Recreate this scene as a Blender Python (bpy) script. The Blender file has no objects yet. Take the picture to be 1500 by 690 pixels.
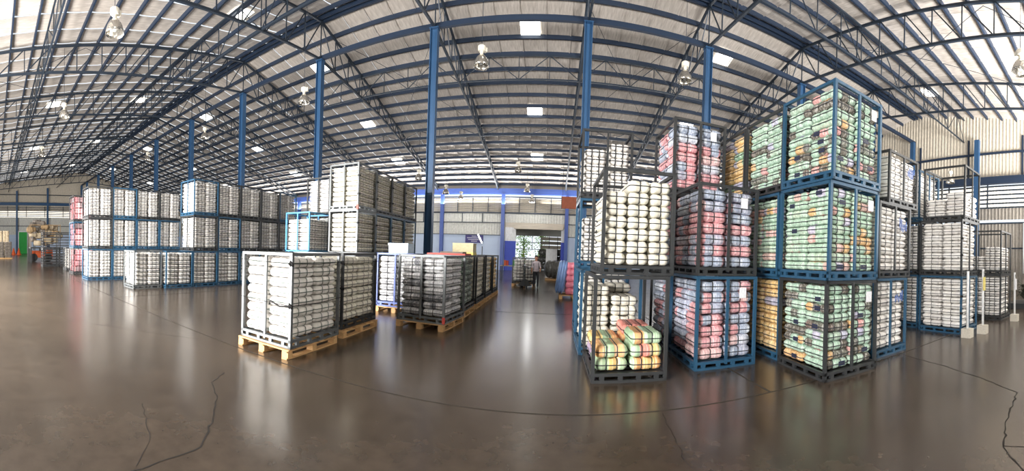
import bpy, math, random
import numpy as np
from mathutils import Matrix, Vector
random.seed(7)
SC = bpy.context.scene
COL = SC.collection
PI = math.pi
# ------------------------------------------------------------------ camera (stitched cylindrical panorama)
F_PX, V0, YAW, PITCH, ROLL, HC = 519.5, 374.7, 0.1083, -0.006, -0.0342, 1.6
def cam_rot():
    cy, sy, cp, sp, cr, sr = math.cos(YAW), math.sin(YAW), math.cos(PITCH), math.sin(PITCH), math.cos(ROLL), math.sin(ROLL)
    Rz = np.array([[cy,-sy,0],[sy,cy,0],[0,0,1]]); Rx = np.array([[1,0,0],[0,cp,-sp],[0,sp,cp]]); Ry = np.array([[cr,0,sr],[0,1,0],[-sr,0,cr]])
    return Rz @ Rx @ Ry
RC = cam_rot()
cam = bpy.data.cameras.new('camera'); camo = bpy.data.objects.new('camera', cam); COL.objects.link(camo)
cam.type = 'PANO'; cam.panorama_type = 'CENTRAL_CYLINDRICAL'
cam.central_cylindrical_range_u_min = -750 / F_PX; cam.central_cylindrical_range_u_max = 750 / F_PX
cam.central_cylindrical_range_v_min = -(690 - V0) / F_PX; cam.central_cylindrical_range_v_max = V0 / F_PX
cam.central_cylindrical_radius = 1.0
cam.clip_start = 0.05; cam.clip_end = 500
m = Matrix.Identity(4)
for r in range(3):
    m[r][0] = RC[r,0]; m[r][1] = RC[r,2]; m[r][2] = -RC[r,1]
m.translation = (0, 0, HC); camo.matrix_world = m
SC.camera = camo
# ------------------------------------------------------------------ world, exposure, daylight in the door openings
w = bpy.data.worlds.new('world'); SC.world = w; w.use_nodes = True
bg = w.node_tree.nodes['Background']; bg.inputs[0].default_value = (0.86, 0.93, 1.0, 1); bg.inputs[1].default_value = 1.2
SC.view_settings.view_transform = 'Standard'; SC.view_settings.look = 'None'; SC.view_settings.gamma = 1.0
SC.view_settings.exposure = 0.0; SC.view_settings.use_curve_mapping = False
def area(name, loc, rot, sx, sy, power, color=(1, .97, .92)):
    l = bpy.data.lights.new(name, 'AREA'); l.shape = 'RECTANGLE'; l.size = sx; l.size_y = sy; l.energy = power; l.color = color
    o = bpy.data.objects.new(name, l); o.location = loc; o.rotation_euler = rot; COL.objects.link(o); return o
XL, XR, YN, YF, YR = -57.0, 23.5, -4.9, 33.5, 14.3        # end walls, eave walls, ridge line
# doors in the wall behind the camera (see wall_near): light faces +Y
DOORS = [(-42, -32, 5.5), (-15.5, -6.8, 5.5), (11.5, 21.5, 5.5)]
for (a, b, h), pw, tilt in zip(DOORS, (3000, 8000, 16500), (.35, .12, 1.42)):      # sky and sunlit yard, thrown up into the roof
    area('door_daylight', ((a+b)/2, YN + .1, h/2), (PI/2 + tilt, 0, 0), b-a-.2, h-.2, pw, (1, .97, .93))
# daylight filtering up through the louvre band of the far wall
for xc in (-38, -14, 10): area('louvre_daylight', (xc, YF-.5, 6.2), (-PI/2-1.2, 0, 0), 22, 1.2, 2000, (1, .97, .93))
# ------------------------------------------------------------------ helpers
def lin(c):
    f = lambda v: v/12.92 if v <= .04045 else ((v+.055)/1.055)**2.4
    return tuple(f(x/255) for x in c) + (1,)
def newmat(name):
    mt = bpy.data.materials.new(name); mt.use_nodes = True
    return mt, mt.node_tree.nodes, mt.node_tree.links, mt.node_tree.nodes['Principled BSDF']
def mat(name, rgb, rough=.6, metal=0., var=.12, scale=6., bump=0., bscale=40., alpha=None, trans=0.):
    mt, N, L, b = newmat(name)
    b.inputs['Roughness'].default_value = rough; b.inputs['Metallic'].default_value = metal
    c = lin(rgb)
    tc = N.new('ShaderNodeTexCoord'); n = N.new('ShaderNodeTexNoise'); n.inputs['Scale'].default_value = scale; n.inputs['Detail'].default_value = 4
    L.new(tc.outputs['Object'], n.inputs['Vector'])
    cr = N.new('ShaderNodeValToRGB'); cr.color_ramp.elements[0].position = .3; cr.color_ramp.elements[1].position = .7
    cr.color_ramp.elements[0].color = tuple(x*(1-var) for x in c[:3]) + (1,); cr.color_ramp.elements[1].color = tuple(min(1, x*(1+var)) for x in c[:3]) + (1,)
    L.new(n.outputs['Fac'], cr.inputs[0]); L.new(cr.outputs[0], b.inputs['Base Color'])
    if bump:
        n2 = N.new('ShaderNodeTexNoise'); n2.inputs['Scale'].default_value = bscale; L.new(tc.outputs['Object'], n2.inputs['Vector'])
        bp = N.new('ShaderNodeBump'); bp.inputs['Strength'].default_value = bump; bp.inputs['Distance'].default_value = .02
        L.new(n2.outputs['Fac'], bp.inputs['Height']); L.new(bp.outputs[0], b.inputs['Normal'])
    if alpha is not None: b.inputs['Alpha'].default_value = alpha
    if trans: b.inputs['Transmission Weight'].default_value = trans
    return mt
def emit(name, rgb, s):
    mt, N, L, b = newmat(name)
    b.inputs['Base Color'].default_value = lin(rgb); b.inputs['Emission Color'].default_value = lin(rgb); b.inputs['Emission Strength'].default_value = s
    return mt
M = {}
M['dark'] = mat('dark_steel', (58, 60, 62), .45, .3)
M['grey'] = mat('grey_steel', (104, 108, 110), .45, .35)
M['blue'] = mat('blue_painted_steel', (42, 80, 108), .4, .1)
M['lblue'] = mat('light_blue_painted_steel', (70, 140, 190), .4, .1)
M['royal'] = mat('royal_blue_steel', (52, 74, 140), .4, .1)
M['beam'] = mat('roof_beam_blue', (28, 43, 64), .55, .1)
M['column'] = mat('column_blue', (46, 80, 116), .4, .1)
M['colf'] = mat('far_column_blue', (66, 92, 166), .45)
M['truss'] = mat('truss_blue_grey', (40, 50, 62), .5, .2)
M['wood'] = mat('pallet_wood', (205, 165, 115), .75, 0, .2, 9, .2)
M['strap'] = mat('dark_strap', (52, 54, 58), .5)
M['gstrap'] = mat('pale_green_strap', (98, 112, 105), .5)
M['tan'] = mat('tan_cloth', (158, 132, 98), .85, 0, .3, 5, .4, 12)
M['gystrap'] = mat('grey_strap', (120, 120, 116), .5)
M['tie'] = mat('black_rope', (28, 28, 30), .8)
M['paper'] = mat('white_paper', (225, 226, 232), .7)
M['navy'] = mat('navy_label', (40, 46, 72), .6)
M['ink'] = mat('blue_ink', (82, 112, 178), .6)
M['red'] = mat('red_paint', (196, 62, 48), .5)
M['orange'] = mat('orange_paint', (210, 92, 40), .5)
M['brown'] = mat('brown_board', (160, 88, 62), .7)
M['white'] = mat('white_paint', (232, 234, 236), .6)
M['cream'] = mat('cream_sheet', (196, 187, 172), .55)
M['sheet'] = mat('grey_white_sheet', (206, 206, 200), .5)
M['palewall'] = mat('pale_blue_wall', (196, 212, 236), .7, 0, .04)
M['bluewall'] = mat('blue_wall_paint', (62, 82, 190), .6, 0, .06)
M['louver'] = mat('louvre_grey', (178, 170, 156), .6)
M['dksheet'] = mat('grey_sheet', (138, 132, 124), .55)
M['lampcap'] = mat('lamp_housing', (225, 220, 205), .5)
M['lampsh'] = mat('lamp_reflector', (200, 196, 188), .18, .85)
M['skin'] = mat('skin', (176, 128, 104), .6)
M['hair'] = mat('black_hair', (24, 22, 22), .6)
M['shirt'] = mat('pale_shirt', (188, 178, 186), .8)
M['jeans'] = mat('dark_trousers', (48, 50, 58), .8)
M['black'] = mat('black_plastic', (30, 30, 32), .5)
M['green'] = mat('green_paint', (40, 165, 70), .6)
M['yellow'] = mat('yellow_card', (222, 206, 120), .7)
M['purple'] = mat('purple_board', (70, 66, 128), .6)
M['beige'] = mat('beige_box', (196, 186, 150), .7)
M['clearb'] = mat('pale_blue_plastic', (176, 200, 222), .4)
M['pinkp'] = mat('pink_plastic', (226, 130, 150), .35, 0, .15, 4, .3, 14)
M['bluep'] = mat('blue_plastic', (110, 140, 190), .35, 0, .15, 4, .3, 14)
M['film'] = mat('grey_stretch_film', (88, 88, 86), .25, 0, .5, 7, .6, 16)
M['concrete'] = mat('concrete_block', (196, 190, 178), .8)
M['sack'] = mat('grey_sack', (120, 112, 104), .85, 0, .3, 5, .4, 12)
M['bsack'] = mat('beige_sack', (176, 160, 134), .85, 0, .2, 5, .4, 12)
M['leafy'] = mat('leaf_green', (150, 185, 95), .7, 0, .3, 3)
M['dleaf'] = mat('dry_dark_leaf', (58, 60, 48), .8, 0, .3, 3)
M['pave'] = mat('outside_concrete', (205, 200, 190), .9)
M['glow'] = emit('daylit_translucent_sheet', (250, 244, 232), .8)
M['sky'] = emit('translucent_skylight_sheet', (255, 255, 246), 5.0)
M['tube'] = emit('lit_tube', (255, 255, 250), 8.0)
M['crack'] = mat('floor_crack', (36, 32, 28), .9)
M['joint'] = mat('floor_joint', (58, 54, 48), .8)
def floor_mat():
    mt, N, L, b = newmat('polished_concrete')
    tc = N.new('ShaderNodeTexCoord')
    n1 = N.new('ShaderNodeTexNoise'); n1.inputs['Scale'].default_value = .55; n1.inputs['Detail'].default_value = 8; n1.inputs['Roughness'].default_value = .62
    n2 = N.new('ShaderNodeTexNoise'); n2.inputs['Scale'].default_value = 7; n2.inputs['Detail'].default_value = 6
    L.new(tc.outputs['Object'], n1.inputs['Vector']); L.new(tc.outputs['Object'], n2.inputs['Vector'])
    mx = N.new('ShaderNodeMix'); mx.data_type = 'FLOAT'; mx.inputs[0].default_value = .4
    L.new(n1.outputs['Fac'], mx.inputs[2]); L.new(n2.outputs['Fac'], mx.inputs[3])
    cr = N.new('ShaderNodeValToRGB'); e = cr.color_ramp.elements
    e[0].position = .32; e[0].color = lin((64, 55, 46)); e[1].position = .72; e[1].color = lin((92, 80, 68))
    L.new(mx.outputs[0], cr.inputs[0]); L.new(cr.outputs[0], b.inputs['Base Color'])
    mr = N.new('ShaderNodeMapRange'); mr.inputs['To Min'].default_value = .17; mr.inputs['To Max'].default_value = .27; b.inputs['IOR'].default_value = 1.85
    L.new(mx.outputs[0], mr.inputs[0]); L.new(mr.outputs[0], b.inputs['Roughness'])
    bp = N.new('ShaderNodeBump'); bp.inputs['Strength'].default_value = .015; bp.inputs['Distance'].default_value = .02
    L.new(n2.outputs['Fac'], bp.inputs['Height']); L.new(bp.outputs[0], b.inputs['Normal'])
    return mt
M['floor'] = floor_mat()
def foil_mat():
    mt, N, L, b = newmat('silver_roof_insulation')
    tc = N.new('ShaderNodeTexCoord'); n = N.new('ShaderNodeTexNoise'); n.inputs['Scale'].default_value = 2.2; n.inputs['Detail'].default_value = 6
    mp = N.new('ShaderNodeMapping'); mp.inputs['Scale'].default_value = (9, 1, 1)
    L.new(tc.outputs['Object'], mp.inputs['Vector']); L.new(mp.outputs[0], n.inputs['Vector'])
    cr = N.new('ShaderNodeValToRGB'); e = cr.color_ramp.elements
    e[0].position = .3; e[0].color = lin((176, 168, 160)); e[1].position = .75; e[1].color = lin((216, 208, 200))
    L.new(n.outputs['Fac'], cr.inputs[0]); L.new(cr.outputs[0], b.inputs['Base Color'])
    b.inputs['Metallic'].default_value = .2; b.inputs['Roughness'].default_value = .5
    bp = N.new('ShaderNodeBump'); bp.inputs['Strength'].default_value = .4; bp.inputs['Distance'].default_value = .03
    L.new(n.outputs['Fac'], bp.inputs['Height']); L.new(bp.outputs[0], b.inputs['Normal'])
    return mt
M['foil'] = foil_mat()
def cloth_mat(name, palette, seg=.12, mono=.5, fold=.18, usey=1.0):
    """folded cloth: each segment of a bundle takes a colour from the palette [(weight, rgb)]"""
    mt, N, L, b = newmat(name); b.inputs['Roughness'].default_value = .75
    def at(nm):
        a = N.new('ShaderNodeAttribute'); a.attribute_name = nm; return a.outputs['Fac']
    def mth(op, a, bb=None):
        x = N.new('ShaderNodeMath'); x.operation = op
        for i, v in enumerate((a, bb)):
            if v is None: continue
            if isinstance(v, (int, float)): x.inputs[i].default_value = v
            else: L.new(v, x.inputs[i])
        return x.outputs[0]
    oi = N.new('ShaderNodeObjectInfo')
    seed = mth('ADD', at('sd'), oi.outputs['Random'])
    def wn(v):
        x = N.new('ShaderNodeTexWhiteNoise'); x.noise_dimensions = '1D'; L.new(v, x.inputs['W']); return x.outputs['Value']
    nb = wn(mth('MULTIPLY', seed, 91.7))
    cell = mth('FLOOR', mth('DIVIDE', at('lx'), seg))
    celly = mth('MULTIPLY', mth('FLOOR', mth('DIVIDE', at('ly'), seg*1.4)), 7.31*usey)
    ns = wn(mth('ADD', mth('ADD', mth('MULTIPLY', cell, 3.17), celly), mth('MULTIPLY', seed, 57.3)))
    sel = mth('GREATER_THAN', wn(mth('MULTIPLY', seed, 31.1)), mono)
    mx = N.new('ShaderNodeMix'); mx.data_type = 'FLOAT'; L.new(sel, mx.inputs[0]); L.new(nb, mx.inputs[2]); L.new(ns, mx.inputs[3])
    cr = N.new('ShaderNodeValToRGB'); cr.color_ramp.interpolation = 'CONSTANT'
    tot = sum(p[0] for p in palette); acc = 0
    while len(cr.color_ramp.elements) < len(palette): cr.color_ramp.elements.new(1)
    for e, (wt, rgb) in zip(cr.color_ramp.elements, palette):
        e.position = acc / tot; e.color = lin(rgb); acc += wt
    L.new(mx.outputs[0], cr.inputs[0])
    fl = wn(mth('ADD', mth('ADD', mth('FLOOR', mth('DIVIDE', at('lx'), .016)), mth('MULTIPLY', mth('FLOOR', mth('DIVIDE', at('ly'), .018)), 3.3*usey)), mth('MULTIPLY', seed, 13.7)))
    br = N.new('ShaderNodeMapRange'); br.inputs['To Min'].default_value = 1 - fold; br.inputs['To Max'].default_value = 1 + fold*.6
    L.new(fl, br.inputs[0])
    pm = N.new('ShaderNodeMix'); pm.data_type = 'RGBA'; L.new(mth('MULTIPLY', mth('POWER', fl, 3.0), fold*2.2), pm.inputs[0]); L.new(cr.outputs[0], pm.inputs[6]); pm.inputs[7].default_value = lin((232, 230, 226))
    vm = N.new('ShaderNodeVectorMath'); vm.operation = 'SCALE'; L.new(pm.outputs[2], vm.inputs[0]); L.new(br.outputs[0], vm.inputs['Scale'])
    L.new(vm.outputs[0], b.inputs['Base Color'])
    bp = N.new('ShaderNodeBump'); bp.inputs['Strength'].default_value = .5; bp.inputs['Distance'].default_value = .01
    L.new(fl, bp.inputs['Height']); L.new(bp.outputs[0], b.inputs['Normal'])
    return mt
M['c_white'] = cloth_mat('white_cloth', [(6, (236, 233, 228)), (2, (228, 224, 220)), (2, (240, 238, 235))], .2, .9, .05)
M['c_offwhite'] = cloth_mat('warm_white_cloth', [(6, (226, 222, 208)), (2, (216, 212, 198))], .2, .9, .06)
M['c_green'] = cloth_mat('mint_mixed_cloth', [(58, (176, 206, 186)), (10, (188, 216, 196)), (24, (100, 94, 84)), (7, (220, 160, 158)), (6, (222, 176, 118)), (4, (190, 188, 214))], .13, .3)
M['c_green2'] = cloth_mat('mint_pastel_cloth', [(60, (174, 204, 182)), (14, (188, 214, 192)), (10, (222, 176, 168)), (9, (224, 182, 126)), (6, (196, 190, 214))], .13, .3)
M['c_pink'] = cloth_mat('pink_and_blue_cloth', [(46, (168, 180, 202)), (10, (200, 208, 222)), (38, (224, 158, 164)), (10, (232, 190, 190))], .15, .55, .22)
M['c_yellow'] = cloth_mat('yellow_cloth', [(60, (230, 192, 128)), (18, (234, 206, 150)), (8, (140, 180, 150)), (8, (206, 150, 140)), (6, (176, 176, 200))], .14, .6)
M['c_mix'] = cloth_mat('orange_green_cloth', [(26, (238, 178, 116)), (28, (170, 202, 164)), (12, (140, 154, 154)), (12, (226, 140, 126)), (12, (232, 198, 126)), (8, (160, 140, 168))], .13, .1, .18, 0.0)
M['c_grey'] = cloth_mat('grey_cloth', [(30, (214, 215, 219)), (24, (230, 231, 234)), (14, (180, 181, 186)), (4, (128, 130, 138))], .13, .4, .25)
M['c_dkgreen'] = cloth_mat('grey_green_cloth', [(40, (136, 156, 144)), (20, (160, 174, 162)), (12, (118, 128, 120))], .13, .4, .22)
M['c_rose'] = cloth_mat('rose_cloth', [(40, (214, 132, 140)), (14, (226, 166, 168)), (12, (104, 78, 84))], .22, .1, .15)
# ------------------------------------------------------------------ mesh helpers
class MB:
    def __init__(s): s.v = []; s.f = []
    def box(s, c, d, mtx=None):
        i = len(s.v)
        for z in (-.5, .5):
            for y in (-.5, .5):
                for x in (-.5, .5):
                    p = Vector((c[0]+x*d[0], c[1]+y*d[1], c[2]+z*d[2]))
                    s.v.append(tuple(mtx @ p) if mtx else tuple(p))
        s.f += [tuple(i+k for k in q) for q in ((0,2,3,1),(4,5,7,6),(0,1,5,4),(2,6,7,3),(0,4,6,2),(1,3,7,5))]
        return s
    def bar(s, p, q, w, h=None):
        return s.box((0,0,0), (1,1,1), bar_m(p, q, w, h or w))
    def tube(s, pts, r, n=6, closed=False):
        pts = [Vector(p) for p in pts]; i0 = len(s.v); k = len(pts)
        for a, p in enumerate(pts):
            t = (pts[(a+1) % k] - pts[a-1]) if (closed or 0 < a < k-1) else ((pts[1]-pts[0]) if a == 0 else (pts[-1]-pts[-2]))
            t.normalize(); up = Vector((0,0,1)) if abs(t.z) < .9 else Vector((1,0,0))
            e1 = t.cross(up).normalized(); e2 = t.cross(e1)
            rr = r[a] if isinstance(r, (list, tuple)) else r
            for j in range(n):
                g = 2*PI*j/n; s.v.append(tuple(p + e1*math.cos(g)*rr + e2*math.sin(g)*rr))
        for a in range(k if closed else k-1):
            for j in range(n):
                b0 = i0+a*n; b1 = i0+((a+1) % k)*n
                s.f.append((b0+j, b0+(j+1)%n, b1+(j+1)%n, b1+j))
        if not closed:
            s.f.append(tuple(i0+j for j in range(n))[::-1]); s.f.append(tuple(i0+(k-1)*n+j for j in range(n)))
        return s
    def lathe(s, prof, n=20, c=(0,0,0)):
        i0 = len(s.v)
        for r, z in prof:
            for j in range(n):
                g = 2*PI*j/n; s.v.append((c[0]+r*math.cos(g), c[1]+r*math.sin(g), c[2]+z))
        for a in range(len(prof)-1):
            for j in range(n):
                s.f.append((i0+a*n+j, i0+a*n+(j+1)%n, i0+(a+1)*n+(j+1)%n, i0+(a+1)*n+j))
        return s
    def mesh(s, name, material, smooth=False):
        me = bpy.data.meshes.new(name); me.from_pydata(s.v, [], s.f); me.materials.append(material)
        if smooth: me.shade_smooth()
        me.update(); return me
def bar_m(p, q, w, h):
    p, q = Vector(p), Vector(q); d = q-p; L = d.length; t = d/L
    up = Vector((0,0,1)) if abs(t.z) < .98 else Vector((0,1,0))
    x = t; y = up.cross(x).normalized(); z = x.cross(y)
    mm = Matrix(((x.x*L, y.x*w, z.x*h, 0), (x.y*L, y.y*w, z.y*h, 0), (x.z*L, y.z*w, z.z*h, 0), (0,0,0,1)))
    mm.translation = (p+q)/2; return mm
def ob(name, me, parent=None, mtx=None):
    o = bpy.data.objects.new(name, me); COL.objects.link(o)
    if parent is not None: o.parent = parent
    if mtx is not None: o.matrix_local = mtx
    return o
_cube = {}
def cube(mname):
    if mname not in _cube: _cube[mname] = MB().box((0,0,0), (1,1,1)).mesh('bar_'+mname, M[mname])
    return _cube[mname]
def bx(name, mname, parent, c, d):
    return ob(name, cube(mname), parent, Matrix.Translation(c) @ Matrix.Diagonal((*d, 1)))
def br(name, mname, parent, p, q, wd, h=None):
    return ob(name, cube(mname), parent, bar_m(p, q, wd, h or wd))
def tag(o, label, cat, group=None, kind=None):
    o['label'] = label; o['category'] = cat
    if group: o['group'] = group
    if kind: o['kind'] = kind
    return o
def empty(name, label, cat, loc=(0,0,0), rz=0, group=None, kind=None):
    o = bpy.data.objects.new(name, None); COL.objects.link(o); o.location = loc; o.rotation_euler = (0,0,rz); o.empty_display_size = .2
    return tag(o, label, cat, group, kind)
# ------------------------------------------------------------------ floor, joints, cracks
fl = ob('floor', MB().box(((XL+XR)/2, 20, -.1), (XR-XL+2, 60, .2)).mesh('floor', M['floor']))
tag(fl, 'polished brown grey concrete floor with joints and cracks', 'floor', kind='structure')
def ribbon(name, pts, wd, mname, jit=0.):
    rnd = random.Random(len(pts)*13+int(abs(pts[0][0])*100)); P = []
    for (a, b) in zip(pts[:-1], pts[1:]):
        n = max(1, int(math.dist(a, b)/.07)) if jit else 1
        for k in range(n):
            t = k/n; P.append((a[0]+(b[0]-a[0])*t + (rnd.uniform(-jit, jit) if k else 0), a[1]+(b[1]-a[1])*t + (rnd.uniform(-jit, jit) if k else 0)))
    P.append(pts[-1]); mb = MB()
    for i, p in enumerate(P):
        q0, q1 = P[max(0, i-1)], P[min(len(P)-1, i+1)]; dx, dy = q1[0]-q0[0], q1[1]-q0[1]; l = math.hypot(dx, dy) or 1
        ww = wd*(.5+rnd.random()*.8 if jit else 1)/2
        mb.v += [(p[0]-dy/l*ww, p[1]+dx/l*ww, .0015), (p[0]+dy/l*ww, p[1]-dx/l*ww, .0015)]
    mb.f = [(2*i, 2*i+1, 2*i+3, 2*i+2) for i in range(len(P)-1)]
    return ob(name, mb.mesh(name, M[mname]), fl)
for y in (3.55, 9.6, 15.6, 21.6, 27.6): ribbon('floor_joint', [(XL, y), (XR, y)], .022 if y < 4 else .03, 'joint')
for x in (-34, -22, -10, 2.6, 12): ribbon('floor_joint', [(x, 3.56), (x, YF)], .03, 'joint')
ribbon('floor_crack', [(-2.2,.75), (-2.26,.96), (-2.29,1.55), (-2.62,1.9), (-2.99,2.22), (-3.33,2.39), (-3.5,2.7)], .014, 'crack', .012)
ribbon('floor_crack', [(-2.3,1.0), (-2.6,1.25), (-3.2,1.45)], .006, 'crack', .012)
ribbon('floor_crack', [(2.6,.45), (2.77,.65), (3.08,.91), (3.63,1.04), (4.45,1.14), (4.83,1.74), (5.19,2.58), (5.4,3.5)], .018, 'crack', .014)
ribbon('floor_crack', [(3.1,.92), (3.15,.6), (3.2,.2)], .012, 'crack', .012)
ribbon('floor_crack', [(1.25,1.3), (1.3,1.9), (1.1,2.6), (1.2,3.5)], .006, 'crack', .015)
ribbon('floor_crack', [(-9.5,.8), (-7.2,1.6), (-6.0,2.6), (-5.0,3.3)], .008, 'crack', .015)
# ------------------------------------------------------------------ roof
ZR, SN, SF = 13.3, .17, .262          # ridge height, near and far slopes
def zroof(y): return ZR - (SN*(YR-y) if y < YR else SF*(y-YR))
def zbot(y):
    if y < YR: return 11.1 - .11*(YR-y)
    pts = [(14.3, 11.1), (21, 10.4), (27.4, 9.15), (33.5, 7.55)]
    return float(np.interp(y, [p[0] for p in pts], [p[1] for p in pts]))
roof = empty('ceiling', 'silver insulated pitched roof on blue purlins', 'ceiling', kind='structure')
PN = [YR - .5 - 1.08*i for i in range(18)]; PF = [YR + .2 + i for i in range(19)] + [YF-.1]
SKY = [(x, y) for x in (-49.3, -37.2, -25.4, -13.4, -1.35) for y in (17.0, 23.1, 28.7, 10.9, 4.3)] + [(8.6, 16.9), (8.9, 23.1), (19.5, 10.9)]
def strip_mesh(ys, sgn, name):
    mb = MB(); SW = 1.21; rows = []
    for k in range(len(ys)-1):
        a, b = ys[k], ys[k+1]
        for t in (0, .33, .67): rows.append((a+(b-a)*t, -.035*math.sin(PI*t)))
    rows.append((ys[-1], 0))
    for y, sag in rows:
        for u, dz in ((0, .0), (.04, .012), (.5, 0), (.955, -.03), (1, -.075)):
            mb.v.append((u*1.24, y, zroof(y)+sag+dz))
    n = len(rows)
    mb.f = [(i*5+j, i*5+j+1, (i+1)*5+j+1, (i+1)*5+j) for i in range(n-1) for j in range(4)]
    return mb.mesh(name, M['foil'], True)
for ys, sgn in (([YR]+PN+[YN-.6], -1), ([YR]+PF+[YF+.6], 1)):
    me = strip_mesh(ys, sgn, 'insulation_strip')
    for k in range(int((XR-XL)/1.2)+1):
        ob('insulation_strip', me, roof, Matrix.Translation((XL+k*1.2, 0, random.uniform(-.008, .008))))
for y in PN + PF:
    z = zroof(y)-.13
    p = br('purlin', 'beam', roof, (XL, y, z), (XR, y, z), .07, .2)
for s in (-.12, .12): br('ridge_beam', 'beam', roof, (XL, YR+s, ZR-.2), (XR, YR+s, ZR-.2), .07, .2)
br('tie_beam', 'beam', roof, (XL, YR+.1, 11.2), (XR, YR+.1, 11.2), .14, .22)
for k, (x, y) in enumerate(SKY):
    mb = MB(); wd, ln = .95, .93; z = zroof(y); sl = SF if y > YR else -SN
    d = -.075
    for u, v in ((-.5,-.5),(.5,-.5),(.5,.5),(-.5,.5)):
        mb.v.append((x+u*wd, y+v*ln, z-sl*v*ln+d))
    mb.v += [(a, b, c+.015) for a, b, c in mb.v]
    mb.f = [(3,2,1,0),(4,5,6,7),(0,1,5,4),(1,2,6,5),(2,3,7,6),(3,0,4,7)]
    tag(ob('window_%d' % (k+1), mb.mesh('skylight', M['sky'])), 'bright translucent skylight panel in the silver roof', 'skylight', 'roof skylights', 'structure')
# columns and trusses
CX = [1.22, 6.5, 11.9, 18.0] ; CX = sorted([-5.15-6*i for i in range(0, 9)] + CX, reverse=True)
ORD = ['first', 'second', 'third', 'fourth', 'fifth', 'sixth', 'seventh', 'eighth', 'ninth', 'tenth', 'eleventh', 'twelfth', 'thirteenth']
for i, x in enumerate(CX):
    c = empty('steel_column', 'blue steel ridge column, %s from the corrugated end wall beyond the leaning posts' % ORD[i], 'column', (x, YR, 0), 0, 'ridge columns', 'structure')
    bx('web', 'column', c, (0,0,5.5), (.28,.05,11.0))
    for s in (-1, 1): bx('flange', 'column', c, (s*.15,0,5.5), (.025,.28,11.0))
    bx('base_plate', 'column', c, (0,0,.01), (.5,.45,.02)); bx('cap_plate', 'column', c, (0,0,11.02), (.4,.35,.03))
for i, x in enumerate(CX):
    t = empty('roof_truss', 'dark blue lattice roof truss over the %s ridge column from the end wall' % ORD[i], 'truss', (x, 0, 0), 0, 'roof trusses', 'structure')
    near = x > -30; mb = MB()
    for y0, y1, n in ((YN, YR, 15), (YR, YF, 15)):
        ys = [y0+(y1-y0)*k/n for k in range(n+1)]
        if y0 < YR:
            br('top_chord', 'truss', t, (0, y0, zroof(y0)-.3), (0, y1, zroof(y1)-.3), .1, .1); br('bottom_chord', 'truss', t, (0, y0, zbot(y0)), (0, y1, zbot(y1)), .1, .1)
        else:
            br('top_chord', 'truss', t, (0, y0, zroof(y0)-.3), (0, y1, zroof(y1)-.3), .1, .1)
            for a, b in ((14.3, 21), (21, 27.4), (27.4, 33.5)): br('bottom_chord', 'truss', t, (0, a, zbot(a)), (0, b, zbot(b)), .1, .1)
        for k in range(n):
            T = lambda y: (0, y, zroof(y)-.3); B = lambda y: (0, y, zbot(y))
            up = (k % 2 == 0) if y0 < YR else (k % 2 == 1)
            segs = [(B(ys[k]), T(ys[k])), (B(ys[k]), T(ys[k+1])) if y0 < YR else (T(ys[k]), B(ys[k+1]))]
            for p, q in segs:
                if (Vector(p)-Vector(q)).length < .1: continue
                if near: br('web_bar', 'truss', t, p, q, .045)
                else: mb.bar(p, q, .045)
    if not near:
        o = ob('web_bars', mb.mesh('web_bars', M['truss']), t); o['kind'] = 'stuff'
for gy, nm in ((18.4, 'far slope beside the ridge'), (24.3, 'far slope towards the blue eave beam'), (10.2, 'near slope beside the ridge'), (2.4, 'near slope over the open floor')):
    g = empty('lattice_girder', 'long lattice girder tying the roof trusses on the ' + nm, 'girder', (0, gy, 0), 0, None, 'structure')
    zt, zb = zroof(gy)-.32, zbot(gy)
    br('bottom_chord', 'truss', g, (XL, 0, zb), (XR, 0, zb), .07); br('top_chord', 'truss', g, (XL, 0, zt), (XR, 0, zt), .07)
    mb = MB(); xs = sorted(CX) + [XR]
    for a, b in zip(xs[:-1], xs[1:]):
        for k in range(4):
            x0, x1 = a+(b-a)*k/4, a+(b-a)*(k+1)/4
            for p, q in (((x0,0,zb),(x0,0,zt)), ((x0,0,zb),(x1,0,zt)) if k % 2 == 0 else ((x0,0,zt),(x1,0,zb))):
                if a > -24: br('web_bar', 'truss', g, p, q, .035)
                else: mb.bar(p, q, .035)
    o = ob('web_bars', mb.mesh('web_bars', M['truss']), g); o['kind'] = 'stuff'
# crossed tie rods in the roof plane
for i, (a, b) in enumerate(zip(CX[:-1], CX[1:])):
    if i % 2: continue
    r = empty('brace_rods', 'thin crossed tie rods under the roof between two trusses, %s bay from the end wall' % ORD[i], 'tie rods', (0,0,0), 0, None, 'structure')
    for y0, y1 in ((YN+2, 4.5), (4.5, YR-1), (YR+1, 24)):
        for p, q in ((a, b), (b, a)): br('rod', 'truss', r, (p, y0, zroof(y0)-.45), (q, y1, zroof(y1)-.45), .018)
# ------------------------------------------------------------------ high bay lamps
def lamp_protos():
    cap = MB().lathe([(.0,.62),(.1,.62),(.12,.6),(.12,.5),(.1,.47),(.0,.47)], 16).box((.06,0,.54), (.2,.12,.12)).mesh('gear_box', M['lampcap'], False)
    neck = MB().lathe([(.05,.48),(.05,.36),(.085,.33),(.09,.3)], 14).mesh('lamp_neck', M['lampcap'], True)
    sh = MB().lathe([(.08,.34),(.13,.3),(.19,.2),(.225,.08),(.235,0),(.225,0),(.215,.08),(.18,.19),(.12,.28),(.07,.31)], 24).mesh('shade', M['lampsh'], True)
    bulb = MB().lathe([(.0,.06),(.05,.08),(.06,.14),(.045,.22),(.03,.3)], 12).mesh('bulb', M['white'], True)
    lit = MB().lathe([(.0,.02),(.1,.03),(.16,.06),(.1,.14),(.03,.3)], 12).mesh('bulb', M['tube'], True)
    return cap, neck, sh, bulb, lit
LP = lamp_protos()
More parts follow.
